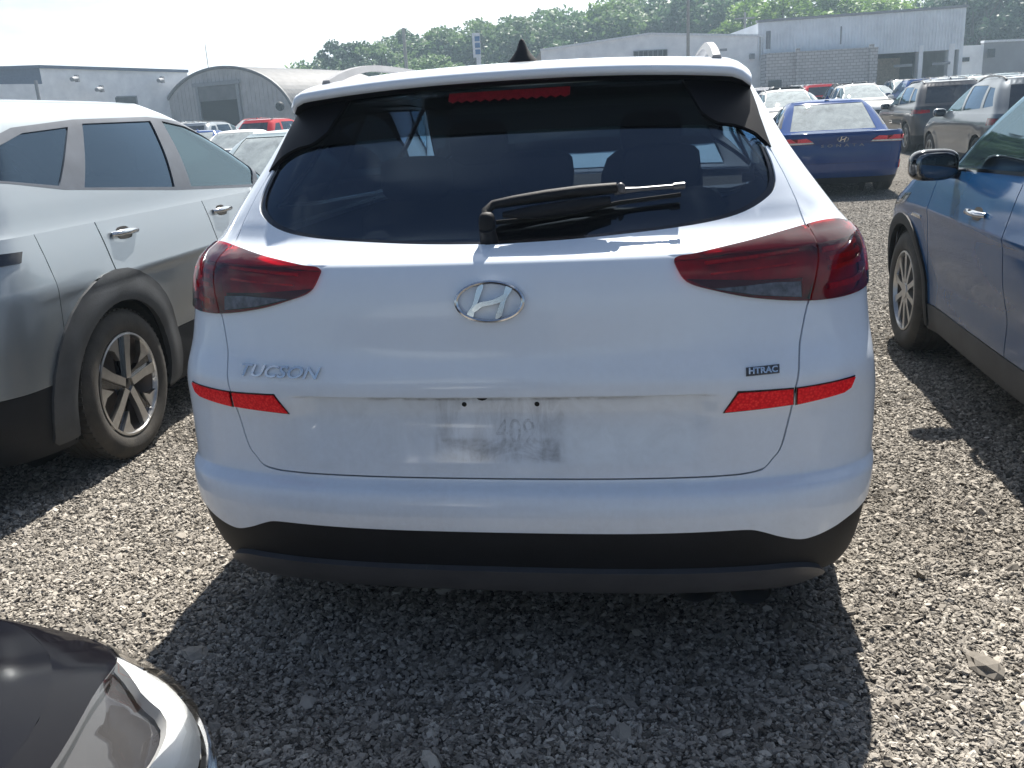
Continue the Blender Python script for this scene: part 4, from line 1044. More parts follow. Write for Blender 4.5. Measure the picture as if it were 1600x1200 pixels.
def trees():
    prof = [(462, 103), (485, 96), (505, 86), (530, 66), (552, 78), (575, 68), (600, 58), (628, 50), (645, 44), (668, 60), (690, 50), (715, 42), (745, 33), (772, 30), (800, 32), (825, 28), (848, 24), (870, 10), (898, 22), (925, 16), (950, 6), (978, 2), (1005, -12), (1035, -6), (1065, -22), (1098, -15), (1130, -8), (1160, -18), (1192, -5), (1225, -30), (1262, -28), (1295, -22), (1330, -16), (1362, -10), (1385, 0), (1425, 14), (1455, -14), (1490, -22), (1525, -30), (1560, -26), (1600, -40), (1640, -35)]
    rr = random.Random(5)
    def nm(px):
        if px < 520: return 'at the hill\'s left end'
        if px < 690: return 'left of the pylon sign'
        if px < 860: return 'behind the pylon sign'
        if px < 1190: return 'behind the low white workshop'
        if px < 1400: return 'behind the tall warehouse'
        return 'behind the grey shed'
    cnt = 0
    for row, (dD, dz) in enumerate(((0, 0), (-10, -.30))):
        for i, (px, py) in enumerate(prof):
            if row and (i % 2 or px > 1180): continue
            D = 104+rr.uniform(-4, 6)+dD; D = D if px < 1180 else D-12
            if row: px += 14
            p = at(px, py, D); g = float(ground_z(min(p[1], 130)))-.5
            if row: p[2] -= (p[2]-g)*rr.uniform(.25, .45)
            H = max(3, p[2]-g); k = rr.choice((0, 1, 2, 0, 2)) if rr.random() > .12 else 3
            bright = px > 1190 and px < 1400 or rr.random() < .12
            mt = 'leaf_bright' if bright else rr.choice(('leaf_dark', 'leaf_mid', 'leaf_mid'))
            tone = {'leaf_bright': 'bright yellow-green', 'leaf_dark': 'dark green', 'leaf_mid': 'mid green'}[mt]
            kind = ('spreading', 'rounded', 'broad', 'narrow conical')[k]
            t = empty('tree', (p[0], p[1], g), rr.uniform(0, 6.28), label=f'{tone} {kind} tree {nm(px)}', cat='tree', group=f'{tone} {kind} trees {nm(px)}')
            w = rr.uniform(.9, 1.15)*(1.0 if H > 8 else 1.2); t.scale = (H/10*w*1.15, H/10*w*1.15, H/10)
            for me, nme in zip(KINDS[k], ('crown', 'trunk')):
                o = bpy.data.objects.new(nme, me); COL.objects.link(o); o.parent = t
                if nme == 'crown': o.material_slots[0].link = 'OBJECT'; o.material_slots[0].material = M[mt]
    # dense undergrowth on the hillside: nobody could count it
    V = []; F = []; r = np.random.default_rng(3)
    for i in range(26000):
        px = r.uniform(455, 1700); 
        top = np.interp(px, [p[0] for p in prof], [p[1] for p in prof]); 
        yb = 200-.057*(px-465); py = r.uniform(top+ (yb-top)*.30, yb); D = 112+r.uniform(-3, 3)
        c = at(px, py, D); a = r.normal(0, 1, 3); a /= np.linalg.norm(a); b = np.cross(a, r.normal(0, 1, 3)); b /= np.linalg.norm(b); s = r.uniform(.3, .55); k = len(V)
        V += [tuple(c-a*s), tuple(c+b*s*.6), tuple(c+a*s), tuple(c-b*s*.6)]; F.append((k, k+1, k+2, k+3))
    tag(mesh_obj('undergrowth', V, F, M['leaf_dark']), kind='stuff', label='dark green undergrowth filling the wooded hillside')
trees()

M['lens_grey'] = simple('reversing_lens', (.09, .10, .13), .25, var=.6, scale=45)
M['fin_black'] = simple('satin_black', (.005, .005, .008), .5, spec=.2)
# ------------------------------------------------------------------ the white SUV in front
LOW = [(.17, .12, 4.30, .86, .34, 3, .5, 2.6), (.23, .015, 4.38, .93, .38, 3, .5, 2.6), (.30, -.02, 4.42, .955, .40, 3, .5, 2.6), (.385, -.045, 4.45, .965, .40, 3, .5, 2.6), (.46, -.05, 4.46, .975, .40, 3, .5, 2.6), (.52, -.035, 4.46, .982, .40, 3, .5, 2.6),
 (.545, .0, 4.46, .984, .40, 3, .5, 2.6), (.60, .006, 4.46, .986, .40, 3, .5, 2.6), (.70, .010, 4.45, .986, .40, 3, .5, 2.6), (.77, -.005, 4.43, .977, .40, 3, .5, 2.6), (.79, -.006, 4.42, .975, .405, 3, .5, 2.6), (.885, .014, 4.38, .968, .43, 2.75, .5, 2.6), (1.0, .026, 4.25, .962, .45, 2.6, .5, 2.6), (1.06, .038, 4.1, .955, .45, 2.6, .5, 2.6), (1.09, .05, 4.0, .945, .45, 2.6, .5, 2.6), (1.105, .06, 3.9, .938, .45, 2.6, .5, 2.6), (1.118, .085, 3.8, .93, .44, 2.6, .45, 2.6), (1.14, .14, 3.62, .912, .42, 2.6, .4, 2.6),
 (1.20, .20, 3.44, .865, .36, 2.7, .36, 2.8), (1.26, .25, 3.25, .82, .32, 2.8, .3, 3), (1.34, .325, 3.0, .765, .27, 2.9, .28, 3), (1.44, .42, 2.7, .71, .24, 3, .26, 3), (1.52, .50, 2.45, .665, .22, 3, .25, 3), (1.56, .54, 2.32, .64, .2, 3, .24, 3)]
def hero():
    def rec(s, z):
        t = np.clip((z-.585)/.18, 0, 1); u = np.clip((z-.767)/.006, 0, 1); m = np.clip((np.abs(s)-.44)/.08, 0, 1)
        return .030*t*(1-u*u*(3-2*u))*(1-m*m*(3-2*m))
    HB = Shell(LOW, .0, None, rec, Ls=3.6)
    Gr = [(z, yr, yf2, w, dr, nr, .36, 2.9) for (z, yr, yf, w, dr, nr, df, nf), yf2 in zip([r for r in LOW if r[0] >= 1.105], np.interp([r[0] for r in LOW if r[0] >= 1.105], [1.105, 1.56], [3.45, 2.30]))]
    GATE_R = [(0, .552), (.30, .553), (.50, .554), (.57, .556), (.624, .565), (.652, .592), (.674, .624), (.697, .717), (.72, .80), (.778, .95), (.788, .973), (.815, 1.05), (.844, 1.137), (.868, 1.20), (.888, 1.27), (.898, 1.335)]
    GLASS_R = [(0, 1.138), (.20, 1.142), (.36, 1.149), (.546, 1.161), (.67, 1.178), (.768, 1.208), (.83, 1.240), (.868, 1.29), (.884, 1.335)]
    GT = GATE_R[:4]+catmull(GATE_R[3:], 4); GLs = catmull(GLASS_R, 4)
    mir = lambda P_: [(-a, z) for a, z in P_[::-1]]
    outer_gate = GT+mir(GT)[:-1]
    LAMP = catmull([(.476, 1.082), (.482, 1.098), (.53, 1.103), (.65, 1.117), (.79, 1.133), (.90, 1.142), (.99, 1.136), (1.06, 1.115), (1.095, 1.075), (1.095, 1.025), (1.05, .985), (.94, .971), (.80, .972), (.66, .992), (.56, 1.018), (.498, 1.042)], 5, True)
    c = dict(type='suv', L=4.48, W=.975, R=.352, yr=.90, yf=3.57, arch=.405, clad=.455, H=1.605, zb=1.12, hood=1.0, cowl=3.35, rg=(.2, .5), wr=.64, wtop=2.3,
        B=[r if r[0] < 1.2 else r for r in LOW if r[0] < 1.25], G=Gr, paint=M['white_paint'], zc=.44, top=lambda y: float(np.interp(y, [0, 3.30, 3.5, 4.0, 4.3, 4.48], [1.118, 1.118, 1.03, .95, .87, .80])),
        cut=(.64, 1.22, 2.15, 3.22, 3.95), hz=.95, mir=(2.95, 1.12), rim=.235, wheelstyle='alloy', flare=.012,
        tail=LAMP, head=[(0, 0)], win=[([(.86, 1.21), (1.28, 1.18), (1.28, 1.47), (1.02, 1.43)], 'window_tint'), ([(1.34, 1.175), (2.08, 1.15), (2.08, 1.50), (1.36, 1.495)], 'window_tint'), ([(2.17, 1.15), (3.05, 1.14), (2.75, 1.32), (2.4, 1.47), (2.17, 1.50)], 'window_clear')],
        dlo=[(.80, 1.20), (1.3, 1.165), (2.1, 1.135), (3.15, 1.13), (2.78, 1.345), (2.42, 1.50), (1.9, 1.52), (1.3, 1.512), (1.0, 1.455)],
        wind=[(0, 1.14), (.78, 1.14), (.56, 1.52), (0, 1.53)], zg=.55, xg=.6, custom=True)
    zb4 = 3.6+2*L1
    c['head'] = [(s, z) for s, z in ((zb4-1.15, .76), (zb4-.55, .70), (zb4-.5, .78), (zb4-1.0, .86), (zb4-1.3, .88))]
    c['rwin_s'] = [(a*1.003, z) for a, z in GATE_R if z > 1.10]+[(1.0, 1.57), (-1.0, 1.57)]+mir([(a*1.003, z) for a, z in GATE_R if z > 1.10])
    root, B, G = build_car(c, 'parked_suv', (0, 0, 0), 0, 'white SUV in the middle, its tailgate facing the camera, number plate missing', 'car')
    W_ = M['white_paint']; st = .022
    e = .0025
    # tailgate with the lamp cut-outs
    inner = mir(GLs)[:-1]+GLs
    gmain = [(a-(e if a > .3 else 0), z+(.002 if z < .57 else 0)) for a, z in GT]
    gpoly = gmain+[(a+.0, z) for a, z in GLs[::-1]]+[(-a, z) for a, z in GLs[1:]]+[(-a, z) for a, z in gmain[::-1]][:-1]
    zl = (.764, .767, .769, .771, .773, .776, .535, .545, 1.085, 1.095, 1.1, 1.105, 1.11, 1.115, 1.12, 1.125, 1.13, 1.135)
    gate = panel('tailgate', HB, gpoly, M['tailgate'], root, cuts=[LAMP, mir(LAMP)], step=st, rim=.016, zlev=zl)
    # bumper
    LO_R = [(0, .424), (.30, .4245), (.56, .427), (.605, .425), (.64, .415), (.69, .396), (.745, .381), (.79, .383), (.85, .397), (.92, .418), (1.05, .438), (HB.sy(.64-.003, .44), .44)]
    LOW_E = LO_R[:3]+catmull(LO_R[2:], 4)[1:]
    up = [(HB.sy(.637, z), z) for z in np.linspace(.46, 1.116, 24)]
    bp = LOW_E+up+[(-a, z) for a, z in up[::-1]]+mir(LOW_E)[:-1]
    gc = [(a+(e if a > 0 else -e), z-(.002 if z < .57 else 0)) for a, z in outer_gate]
    arcs = [YZ(HB, circ(c['yr'], c['R'], c['arch'], 32), sg) for sg in (1, -1)]
    panel('rear_bumper', HB, bp, W_, root, cuts=[gc, LAMP, mir(LAMP)]+arcs, step=st, rim=.016, zlev=(.49, .51, .525, .535, .54, .545))
    # black lower bumper and satin skid strip
    lo = [(a, z-.003) for a, z in LOW_E]; ends = HB.sy(.637, .3)
    panel('lower_bumper', HB, lo+[(ends, .24), (ends*.9, .205), (.8, .19), (0, .19), (-.8, .19), (-ends*.9, .205), (-ends, .24)]+mir(lo)[:-1], M['plastic'], root, cuts=arcs, off=-.006, step=.03, rim=.02)
    sk = catmull([(0, .308), (.40, .307), (.66, .303), (.76, .295), (.83, .272), (.86, .246), (.82, .238), (.76, .22), (.70, .205), (.66, .230), (.40, .234), (0, .236)], 4)
    panel('skid_strip', HB, sk+[(-a, z) for a, z in sk[::-1]][1:-1], M['satin'], root, off=.012, step=.03, rim=.03)
    # glass, fins, brake light
    gl_top = [(.90, 1.40), (.92, 1.47), (.93, 1.535)]
    rg = GLs+gl_top
    rg = [(a, z) for a, z in rg]
    panel('rear_window', HB, rg+[(-a, z) for a, z in rg[::-1]][:-1], M['rear_glass'], root, off=-.010, step=.04, rim=0)
    seal = [(a, z) for a, z in GLs]; inn = [(a*.985, z+.009) for a, z in GLs]
    panel('window_seal', HB, [(-a, z) for a, z in seal[::-1]]+seal[1:]+inn[::-1]+[(-a, z) for a, z in inn[1:]], M['gloss_black'], root, off=-.005, step=.03, rim=.004)
    FIN = catmull([(.902, 1.330), (.887, 1.350), (.862, 1.372), (.80, 1.392), (.735, 1.402), (.69, 1.43)], 4)+[(.67, 1.535), (1.02, 1.535)]+catmull([(.99, 1.49), (.935, 1.41)], 3)
    for sg in (1, -1):
        f = [(sg*a, z) for a, z in FIN]
        panel('spoiler_fin', HB, f, M['fin_black'], root, off=.004, step=.03, rim=.012)
        pil = [(.91, 1.330), (.945, 1.41), (1.0, 1.49), (1.03, 1.54), (1.12, 1.54), (1.10, 1.42), (1.05, 1.33), (1.0, 1.25), (.93, 1.2), (.885, 1.205), (.896, 1.26)]
    tooth = []
    nT = 26
    for i in range(nT+1):
        x = -.172+.344*i/nT; tooth += [(x, 1.500-(.006 if i % 2 else 0))]
    bl = [(HB.sx(x, z), z) for x, z in tooth]+[(HB.sx(x, 1.520), 1.520) for x in np.linspace(.172, -.172, 12)]
    panel('brake_light', HB, bl, M['brake_lamp'], root, off=-.002, step=.02, rim=.004)
    # roof spoiler
    prof = [(.66, 1.530), (.56, 1.530), (.50, 1.530), (.462, 1.541), (.449, 1.545), (.443, 1.551), (.443, 1.560), (.448, 1.567), (.460, 1.573), (.49, 1.579), (.56, 1.588), (.66, 1.598), (.80, 1.6045), (.95, 1.606)]
    V = []; F = []; nx = 48
    for i in range(nx+1):
        x = -.665+1.33*i/nx; t = abs(x)/.665; dy = .055*t**2.2+.05*max(0, (t-.92)/.08)**2; dz = -.030*t**2.4-.022*max(0, (t-.90)/.10)**2
        for k, (y, z) in enumerate(prof): V.append((x, y+dy*(1 if k < 10 else max(0, 1-(k-9)*.3)), z+dz+.0015))
    n = len(prof)
    for i in range(nx):
        for k in range(n-1): F.append((i*n+k, (i+1)*n+k, (i+1)*n+k+1, i*n+k+1))
    Fu = [f for f in F if f[0] % n < 3]; Fw = [f for f in F if f[0] % n >= 3]
    o = mesh_obj('roof_spoiler', V, Fw, W_, root, True)
    mesh_obj('spoiler_underside', V, Fu, M['fin_black'], o, True)
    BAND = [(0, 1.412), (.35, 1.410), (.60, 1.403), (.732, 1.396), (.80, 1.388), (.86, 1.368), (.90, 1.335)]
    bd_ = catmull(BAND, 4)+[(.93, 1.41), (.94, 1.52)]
    panel('shade_band', HB, bd_+[(-a, z) for a, z in bd_[::-1]][:-1], M['spoiler_shade'], root, off=-.004, step=.05, rim=0)  # added dark sheet: paints the spoiler's shade onto the upper rear glass
    u = MB(); u.add([(-.62, .475, 1.5), (.62, .475, 1.5), (.62, .60, 1.52), (-.62, .60, 1.52)], [])
    # lamps
    seam = lambda z: float(np.interp(z, [.97, 1.14], [.787, .845]))
    zz = np.linspace(.95, 1.16, 8)
    for sg in (1, -1):
        L_ = [(sg*a, z) for a, z in LAMP]
        tl = panel('tail_light', HB, L_, M['lamp_dark'], root, off=-.022, rim=0, step=.03)
        cutO = [(sg*(seam(z)-.0022), z) for z in zz]+[(sg*1.3, 1.16), (sg*1.3, .95)]
        cutI = [(sg*(seam(z)+.0022), z) for z in zz]+[(sg*.3, 1.16), (sg*.3, .95)]
        panel('inner_lens', HB, L_, M['lens_red'], tl, cuts=[cutO], off=.007, rim=.026, step=st)
        panel('outer_lens', HB, L_, M['lens_red'], tl, cuts=[cutI], off=.007, rim=.026, step=st)
        for k, (s0, s1, z0, z1, dz) in enumerate(((.86, 1.07, 1.086, 1.098, .0), (.87, 1.08, 1.062, 1.074, 0), (.87, 1.08, 1.038, 1.050, 0), (.86, 1.06, .992, 1.006, 0), (.55, .79, 1.083, 1.090, .014), (.56, .77, 1.056, 1.061, .010))):
            p = [(sg*s0, z0), (sg*s1, z0+dz), (sg*s1, z1+dz), (sg*s0, z1)]
            panel('light_guide', HB, p, M['lamp_red'], tl, off=-.010, rim=.008, step=.03)
        p = [(sg*a, z) for a, z in ((.560, 1.022), (.66, 1.000), (.765, .985), (.765, 1.022), (.70, 1.026))]
        panel('reversing_light', HB, p, M['lens_grey'], tl, off=.0085, rim=.002, step=.03)
        p = [(sg*a, z) for a, z in ((.50, 1.05), (.56, 1.022), (.66, .998), (.78, .982), (.785, 1.030), (.66, 1.036))]
        panel('dark_insert', HB, p, M['gloss_black'], tl, off=-.013, rim=.004, step=.03)
        # reflectors
        for nm, P_ in (('reflector', [(.528, .7235), (.566, .7735), (.703, .772), (.700, .732)]), ('reflector', [(.716, .772), (.893, .777), (.875, .753), (.85, .744), (.712, .731)])):
            q = [(sg*a, z) for a, z in P_]; q2 = [(sg*a, z) for a, z in P_]
            cx_, cz_ = np.mean([a for a, _ in q]), np.mean([z for _, z in q])
            bz = panel('reflector_bezel', HB, [(cx_+(a-cx_)*1.05, cz_+(z-cz_)*1.16) for a, z in q], M['gloss_black'], root, off=.002, rim=.006, step=.03)
            panel(nm, HB, q, M['reflector'], bz, off=.006, rim=.005, step=.03)
    # plate bolts, latch slot
    for x in (-.084, .104):
        panel('bolt_hole', HB, [(HB.sx(x+.0065*cos(t), .747), .747+.0065*sin(t)) for t in np.linspace(0, 2*pi, 13)[:-1]], M['dark'], gate, off=.0012, rim=.001, step=.01)
    panel('latch_recess', HB, [(HB.sx(x, z), z) for x, z in ((-.052, .7665), (-.046, .760), (-.036, .757), (-.026, .760), (-.020, .7665))], M['dark'], gate, off=.0015, rim=.001, step=.01)
    panel('latch_slot', HB, [(HB.sx(x, z), z) for x, z in ((-.022, .764), (.09, .7645), (.09, .7665), (-.022, .7665))], M['dark'], gate, off=.0012, rim=.001, step=.02)
    # badges
    emblem(HB, 0, 1.012, .083, .046, M['chrome'], root)
    V, F = text_mesh('TUCSON', .048, shear=.35, bold=.0007, extrude=.0022, space=1.02)
    w = max(v[0] for v in V)-min(v[0] for v in V)
    mesh_obj('model_lettering', on_rear(HB, V, -.585, .8335, .004, .240/w, .86, tilt=0), F, M['chrome'], root)
    V, F = text_mesh('HTRAC', .022, bold=.0008, extrude=.001); w = max(v[0] for v in V)-min(v[0] for v in V)
    bd = panel('drive_badge', HB, [(HB.sx(x, z), z) for x, z in ((.617, .812), (.697, .814), (.697, .834), (.617, .832))], M['satin'], root, off=.003, rim=.003, step=.02)
    mesh_obj('drive_lettering', on_rear(HB, V, .657, .823, .0045, .070/w, .85), F, M['chrome'], bd)
    # ghost of the plate characters left in the dirt
    gm, nt_, b_ = new_mat('dirt_print'); tr = nd(nt_, 'ShaderNodeBsdfTransparent'); mx = nd(nt_, 'ShaderNodeMixShader')
    nn = noise(nt_, 55, 6, .8); rr_ = ramp(nt_, nn.outputs[0], [(.42, g3(0)), (.68, g3(.42))]); nt_.links.new(rr_.outputs[0], mx.inputs[0])
    b_.inputs['Base Color'].default_value = (.10, .10, .11, 1); b_.inputs['Roughness'].default_value = .9
    nt_.links.new(tr.outputs[0], mx.inputs[1]); nt_.links.new(b_.outputs[0], mx.inputs[2]); nt_.links.new(mx.outputs[0], nt_.nodes['Material Output'].inputs[0])
    V, F = text_mesh('409', .115, extrude=.0); mesh_obj('dirt_marks', on_rear(HB, V, .045, .672, .0015, .60, .78), F, gm, gate)
    # wiper
    def gp(x, z, off): s = HB.sx(x, z); return tuple(HB.P(s, z)+HB.N(s, z)*off)
    w_ = MB(); w_.tube([gp(-.018, 1.150, -.01), gp(-.018, 1.153, .035)], [.024, .020], 14); w_.ellipsoid(gp(-.018, 1.165, .035), (.022, .02, .03), .7, 12, 8)
    wr = w_.build('rear_wiper', M['plastic'], root, True)
    a_ = MB(); path = [(-.020, 1.165), (-.022, 1.192), (-.005, 1.206), (.05, 1.214), (.13, 1.2225), (.22, 1.230), (.305, 1.234)]
    a_.tube([gp(x, z, .042) for x, z in path], [.012, .013, .012, .014, .016, .016, .014], 10); a_.build('wiper_arm', M['plastic'], wr, True)
    b2 = MB(); path = [(.02, 1.188), (.10, 1.192), (.20, 1.200), (.29, 1.212)]
    b2.tube([gp(x, z, .030) for x, z in path], [.008, .017, .019, .010], 10); b2.build('blade_cover', M['plastic'], wr, True)
    b3 = MB(); b3.tube([gp(x, z, .034) for x, z in ((.300, 1.2305), (.36, 1.2325), (.42, 1.2345), (.460, 1.2355))], [.010, .0055, .0055, .0055], 8); b3.tube([gp(.445, 1.235, .034), gp(.472, 1.2362, .034)], .0085, 8); b3.ellipsoid(gp(.315, 1.232, .044), (.012, .01, .014), 1, 10, 8); b3.build('wiper_blade', M['satin'], wr, True)
    b4 = MB(); 
    for t in np.linspace(0, 1, 2): pass
    b4.tube([gp(x, z, .012) for x, z in ((-.0, 1.181), (.15, 1.188), (.31, 1.214), (.465, 1.226))], .006, 6); b4.build('wiper_rubber', M['dark'], wr, True)
    # antenna, rails, exhaust
    fin(root, 0, .80, 1.600, 1.0, M['plastic'])
    for sg in (1, -1): rail(root, sg*.575, .62, 2.5, 1.622, .050, 'rail_grey')
    ex = MB()
    for x in (.50, .645):
        ex.lathe_x([(0, .030), (.0, .036), (.30, .036)], (0, 0, 0), 24)
    ex = MB()
    for x in (.50, .645):
        n = 26; 
        for r0, y0, y1 in ((.040, .085, .42), (.034, .086, .30)):
            V = []
            for k in range(n):
                t = 2*pi*k/n; V += [(x+r0*1.35*cos(t), y0+.02*sin(t), .206+r0*.8*sin(t)), (x+r0*1.35*cos(t), y1, .206+r0*.8*sin(t))]
            ex.add(V, [(2*k, 2*((k+1) % n), 2*((k+1) % n)+1, 2*k+1) for k in range(n)])
    ex.build('exhaust_tips', M['alloy'], root, True, fix=False)
    mf = MB(); mf.ellipsoid((.35, .75, .26), (.42, .28, .10), .6, 20, 10); mf.box((0, 1.5, .26), (.9, 1.6, .08)); mf.build('silencer', M['brake'], root, True)
    return root
hero()

# ------------------------------------------------------------------ neighbours
M['frame_grey'] = simple('satin_frame', (.08, .09, .11), .4, metal=.3)
def tail_poly(c, s0, s1, z0, z1): return [(s0, z0+.03), (s1, z0), (s1+.02, z1), (s0+.02, z1-.02)]
smx = lambda L: 2*L1+L-.9
def suv_cfg(**k):
    L = k.get('L', 4.62); hb = smx(L)
    c = dict(type='suv', L=L, W=.92, R=.355, yr=.92, yf=3.66, arch=.405, clad=.46, H=1.66, zb=1.10, hood=1.0, cowl=3.35, rg=(.16, .62), wr=.63, wtop=2.15, zc=.42,
        cut=(.60, 1.05, 2.05, 3.1, 4.0), hz=.98, mir=(2.95, 1.10), rim=.235, paint=M['far_white'], tail=tail_poly(None, .62, 1.22, .90, 1.02),
        head=[(hb-1.25, .86), (hb-.55, .72), (hb-.5, .80), (hb-.75, .86), (hb-1.2, .92)],
        win=[([(.58, 1.20), (1.02, 1.17), (1.10, 1.50), (.85, 1.48)], 'window_tint'), ([(1.14, 1.165), (1.98, 1.135), (1.98, 1.54), (1.20, 1.53)], 'window_tint'), ([(2.09, 1.13), (3.05, 1.12), (2.72, 1.33), (2.3, 1.51), (2.09, 1.54)], 'window_clear')],
        dlo=[(.52, 1.185), (1.05, 1.150), (2.0, 1.118), (3.18, 1.105), (2.80, 1.345), (2.35, 1.535), (1.95, 1.565), (1.1, 1.55), (.78, 1.50)],
        rwin=[(-.66, 1.14), (.66, 1.14), (.56, 1.52), (-.56, 1.52)], wind=[(0, 1.12), (.74, 1.12), (.55, 1.58), (0, 1.60)], zg=.55, xg=.64, finpos=.75, rails=True)
    c['top'] = lambda y: float(np.interp(y, [0, 3.25, 3.45, 4.0, 4.4, L], [1.08, 1.08, 1.02, .95, .88, .80]))
    c.update(k); return c
def sedan_cfg(**k):
    L = k.get('L', 4.86); hb = smx(L)
    c = dict(type='sedan', L=L, W=.93, R=.33, yr=1.08, yf=3.88, arch=.375, clad=.385, H=1.465, zb=.96, hood=.9, cowl=3.55, rg=(.80, 1.62), wr=.60, wtop=2.55, zc=.30, deck=.98,
        rear=[(.20, .12), (.32, .03), (.42, -.0), (.55, .0), (.70, .01), (.80, .02), (.90, .0), (.97, .0), (1.02, .06)],
        cut=(.66, 1.45, 2.25, 3.2, 4.1), hz=.83, mir=(3.02, .98), rim=.22, paint=M['navy_paint'], tail=[(.41, .815), (1.16, .790), (1.18, .905), (.50, .89)],
        head=[(hb-1.25, .72), (hb-.55, .60), (hb-.5, .67), (hb-.75, .72), (hb-1.2, .79)],
        win=[([(1.50, 1.02), (2.18, .995), (2.18, 1.35), (1.75, 1.31)], 'window_tint'), ([(2.28, .99), (3.15, .98), (2.85, 1.16), (2.55, 1.32), (2.28, 1.355)], 'window_clear')],
        dlo=[(1.15, 1.03), (1.5, 1.0), (2.2, .975), (3.3, .965), (2.92, 1.185), (2.6, 1.345), (2.2, 1.385), (1.8, 1.36), (1.45, 1.22)],
        rwin=[(-.66, .985), (.66, .985), (.54, 1.39), (-.54, 1.39)], wind=[(0, .98), (.72, .98), (.54, 1.40), (0, 1.41)], zg=.52, xg=.70, finpos=1.75, frame='gloss_black', clipclad=True)
    c['top'] = lambda y: float(np.interp(y, [0, .3, 1.0, 3.4, 3.6, 4.2, 4.6, L], [.965, .955, .94, .94, .90, .82, .75, .66]))
    c.update(k); return c
def neighbours():
    # silver SUV on the left
    c = suv_cfg(L=4.66, W=.93, R=.352, yr=.90, yf=3.66, arch=.405, clad=.535, zb=1.12, cut=(.50, .92, 1.92, 3.0, 4.0), hz=1.035, paint=M['silver_paint'], zc=.50, wheelstyle='blade', rim=.245, H=1.665, wr=.62,
        win=[([(.36, 1.335), (.84, 1.268), (1.13, 1.515), (.80, 1.495), (.52, 1.425)], 'window_tint'), ([(1.00, 1.248), (1.76, 1.19), (1.90, 1.535), (1.25, 1.528)], 'window_tint'), ([(1.94, 1.178), (2.76, 1.128), (2.86, 1.25), (2.55, 1.41), (2.25, 1.50), (2.02, 1.533)], 'window_clear'), ([(2.83, 1.125), (3.08, 1.115), (2.90, 1.225)], 'window_clear')],
        dlo=[(.26, 1.345), (.86, 1.250), (1.78, 1.172), (2.75, 1.112), (3.20, 1.10), (2.95, 1.252), (2.60, 1.43), (2.28, 1.525), (1.9, 1.557), (1.2, 1.548), (.75, 1.518), (.45, 1.445)],
        taillens='gloss_black', tail=[(.74, 1.0), (1.06, 1.005), (1.08, 1.045), (.76, 1.055)], rg=(.14, .52), rails=False, frame='frame_grey', archmat='clad', rwin=[(-.60, 1.30), (.60, 1.30), (.52, 1.52), (-.52, 1.52)], handle=M['chrome'], wtop=2.2, top=lambda y: float(np.interp(y, [0, 3.25, 3.45, 4.0, 4.4, 4.66], [1.10, 1.10, 1.03, .97, .90, .82])))
    c['B'], c['G'] = make_rows(c)
    r, B, G = build_car(c, 'parked_suv', (-2.93, .65, 0), radians(1.2), 'silver SUV on the left with black wheel-arch trim and two-tone wheels', 'car', lod=0)
    # blue SUV on the right
    c = suv_cfg(L=4.6, W=.925, yr=.99, yf=3.70, R=.352, arch=.40, clad=.45, zc=.37, cut=(.66, 1.10, 2.14, 3.27, 4.1), hz=.93, hoff=.36, paint=M['blue_paint'], cladmat='clad', mir=(2.95, 1.115), mirmat=M['gloss_black'], mscale=1.0, mout=.05, cowl=3.5, wtop=2.3, H=1.68, wheelstyle='multi', wr=.69,
        win=[([(.58, 1.20), (1.02, 1.17), (1.10, 1.50), (.85, 1.48)], 'window_tint'), ([(1.14, 1.155), (2.06, 1.125), (2.06, 1.55), (1.20, 1.53)], 'window_tint'), ([(2.18, 1.12), (3.22, 1.085), (2.88, 1.33), (2.50, 1.50), (2.18, 1.56)], 'window_clear')],
        dlo=[(.52, 1.185), (1.05, 1.145), (2.0, 1.11), (3.40, 1.065), (2.94, 1.365), (2.55, 1.54), (2.1, 1.585), (1.1, 1.55), (.78, 1.50)], handle=M['chrome'])
    r, B, G = build_car(c, 'parked_suv', (2.735, -.34, 0), 0, 'blue SUV on the right with chrome door handle, seen from behind its left mirror', 'car', lod=0)
    s = B.sy(3.45, .815, -1); 
    bd = panel('fender_badge', B, YZ(B, [(3.40, .802), (3.56, .806), (3.54, .822), (3.40, .820)], -1), M['chrome'], r, off=.006, rim=.006, step=.02)
    # navy saloon ahead
    c = sedan_cfg()
    p = at(1318, 205, 13.6)
    r, B, G = build_car(c, 'parked_sedan', (3.16, 12.5, 0), radians(-1.5), 'dark blue saloon facing away, between the white and blue SUVs', 'car', lod=1)
    emblem(B, 0, .872, .075, .040, M['chrome'], r, off=.012)
    V, F = text_mesh('SONATA', .07, bold=.001, extrude=.003, space=1.9); w = max(v[0] for v in V)-min(v[0] for v in V)
    mesh_obj('model_lettering', on_rear(B, V, 0, .775, .012, .62/w, .8), F, M['rail_grey'], r)
    for sg in (1, -1):
        panel('reflector', B, [(sg*a, z) for a, z in ((1.02, .40), (1.06, .40), (1.07, .52), (1.04, .52))], M['reflector'], r, off=.01, rim=.01, step=.05)
        o = None
        for k in range(3): panel('lamp_segment', B, [(sg*(.44+.24*k), .848-.004*k), (sg*(.665+.24*k), .838), (sg*(.665+.24*k), .892), (sg*(.54+.24*k), .900)], M['lamp_red'], r, off=.012, rim=.01, step=.05)
        panel('reversing_light', B, [(sg*.42, .822), (sg*1.12, .800), (sg*1.12, .832), (sg*.44, .844)], M['lamp_clear'], r, off=.0135, rim=.01, step=.05)
    panel('plate_recess', B, XZ(B, [(-.56, .66), (.56, .66), (.60, .70), (-.60, .70)]), M['navy_paint'], r, off=.018, rim=.018, step=.06)
    return
neighbours()
M['lamp_black'] = simple('lamp_bezel_black', (.02, .02, .024), .6, spec=.2)
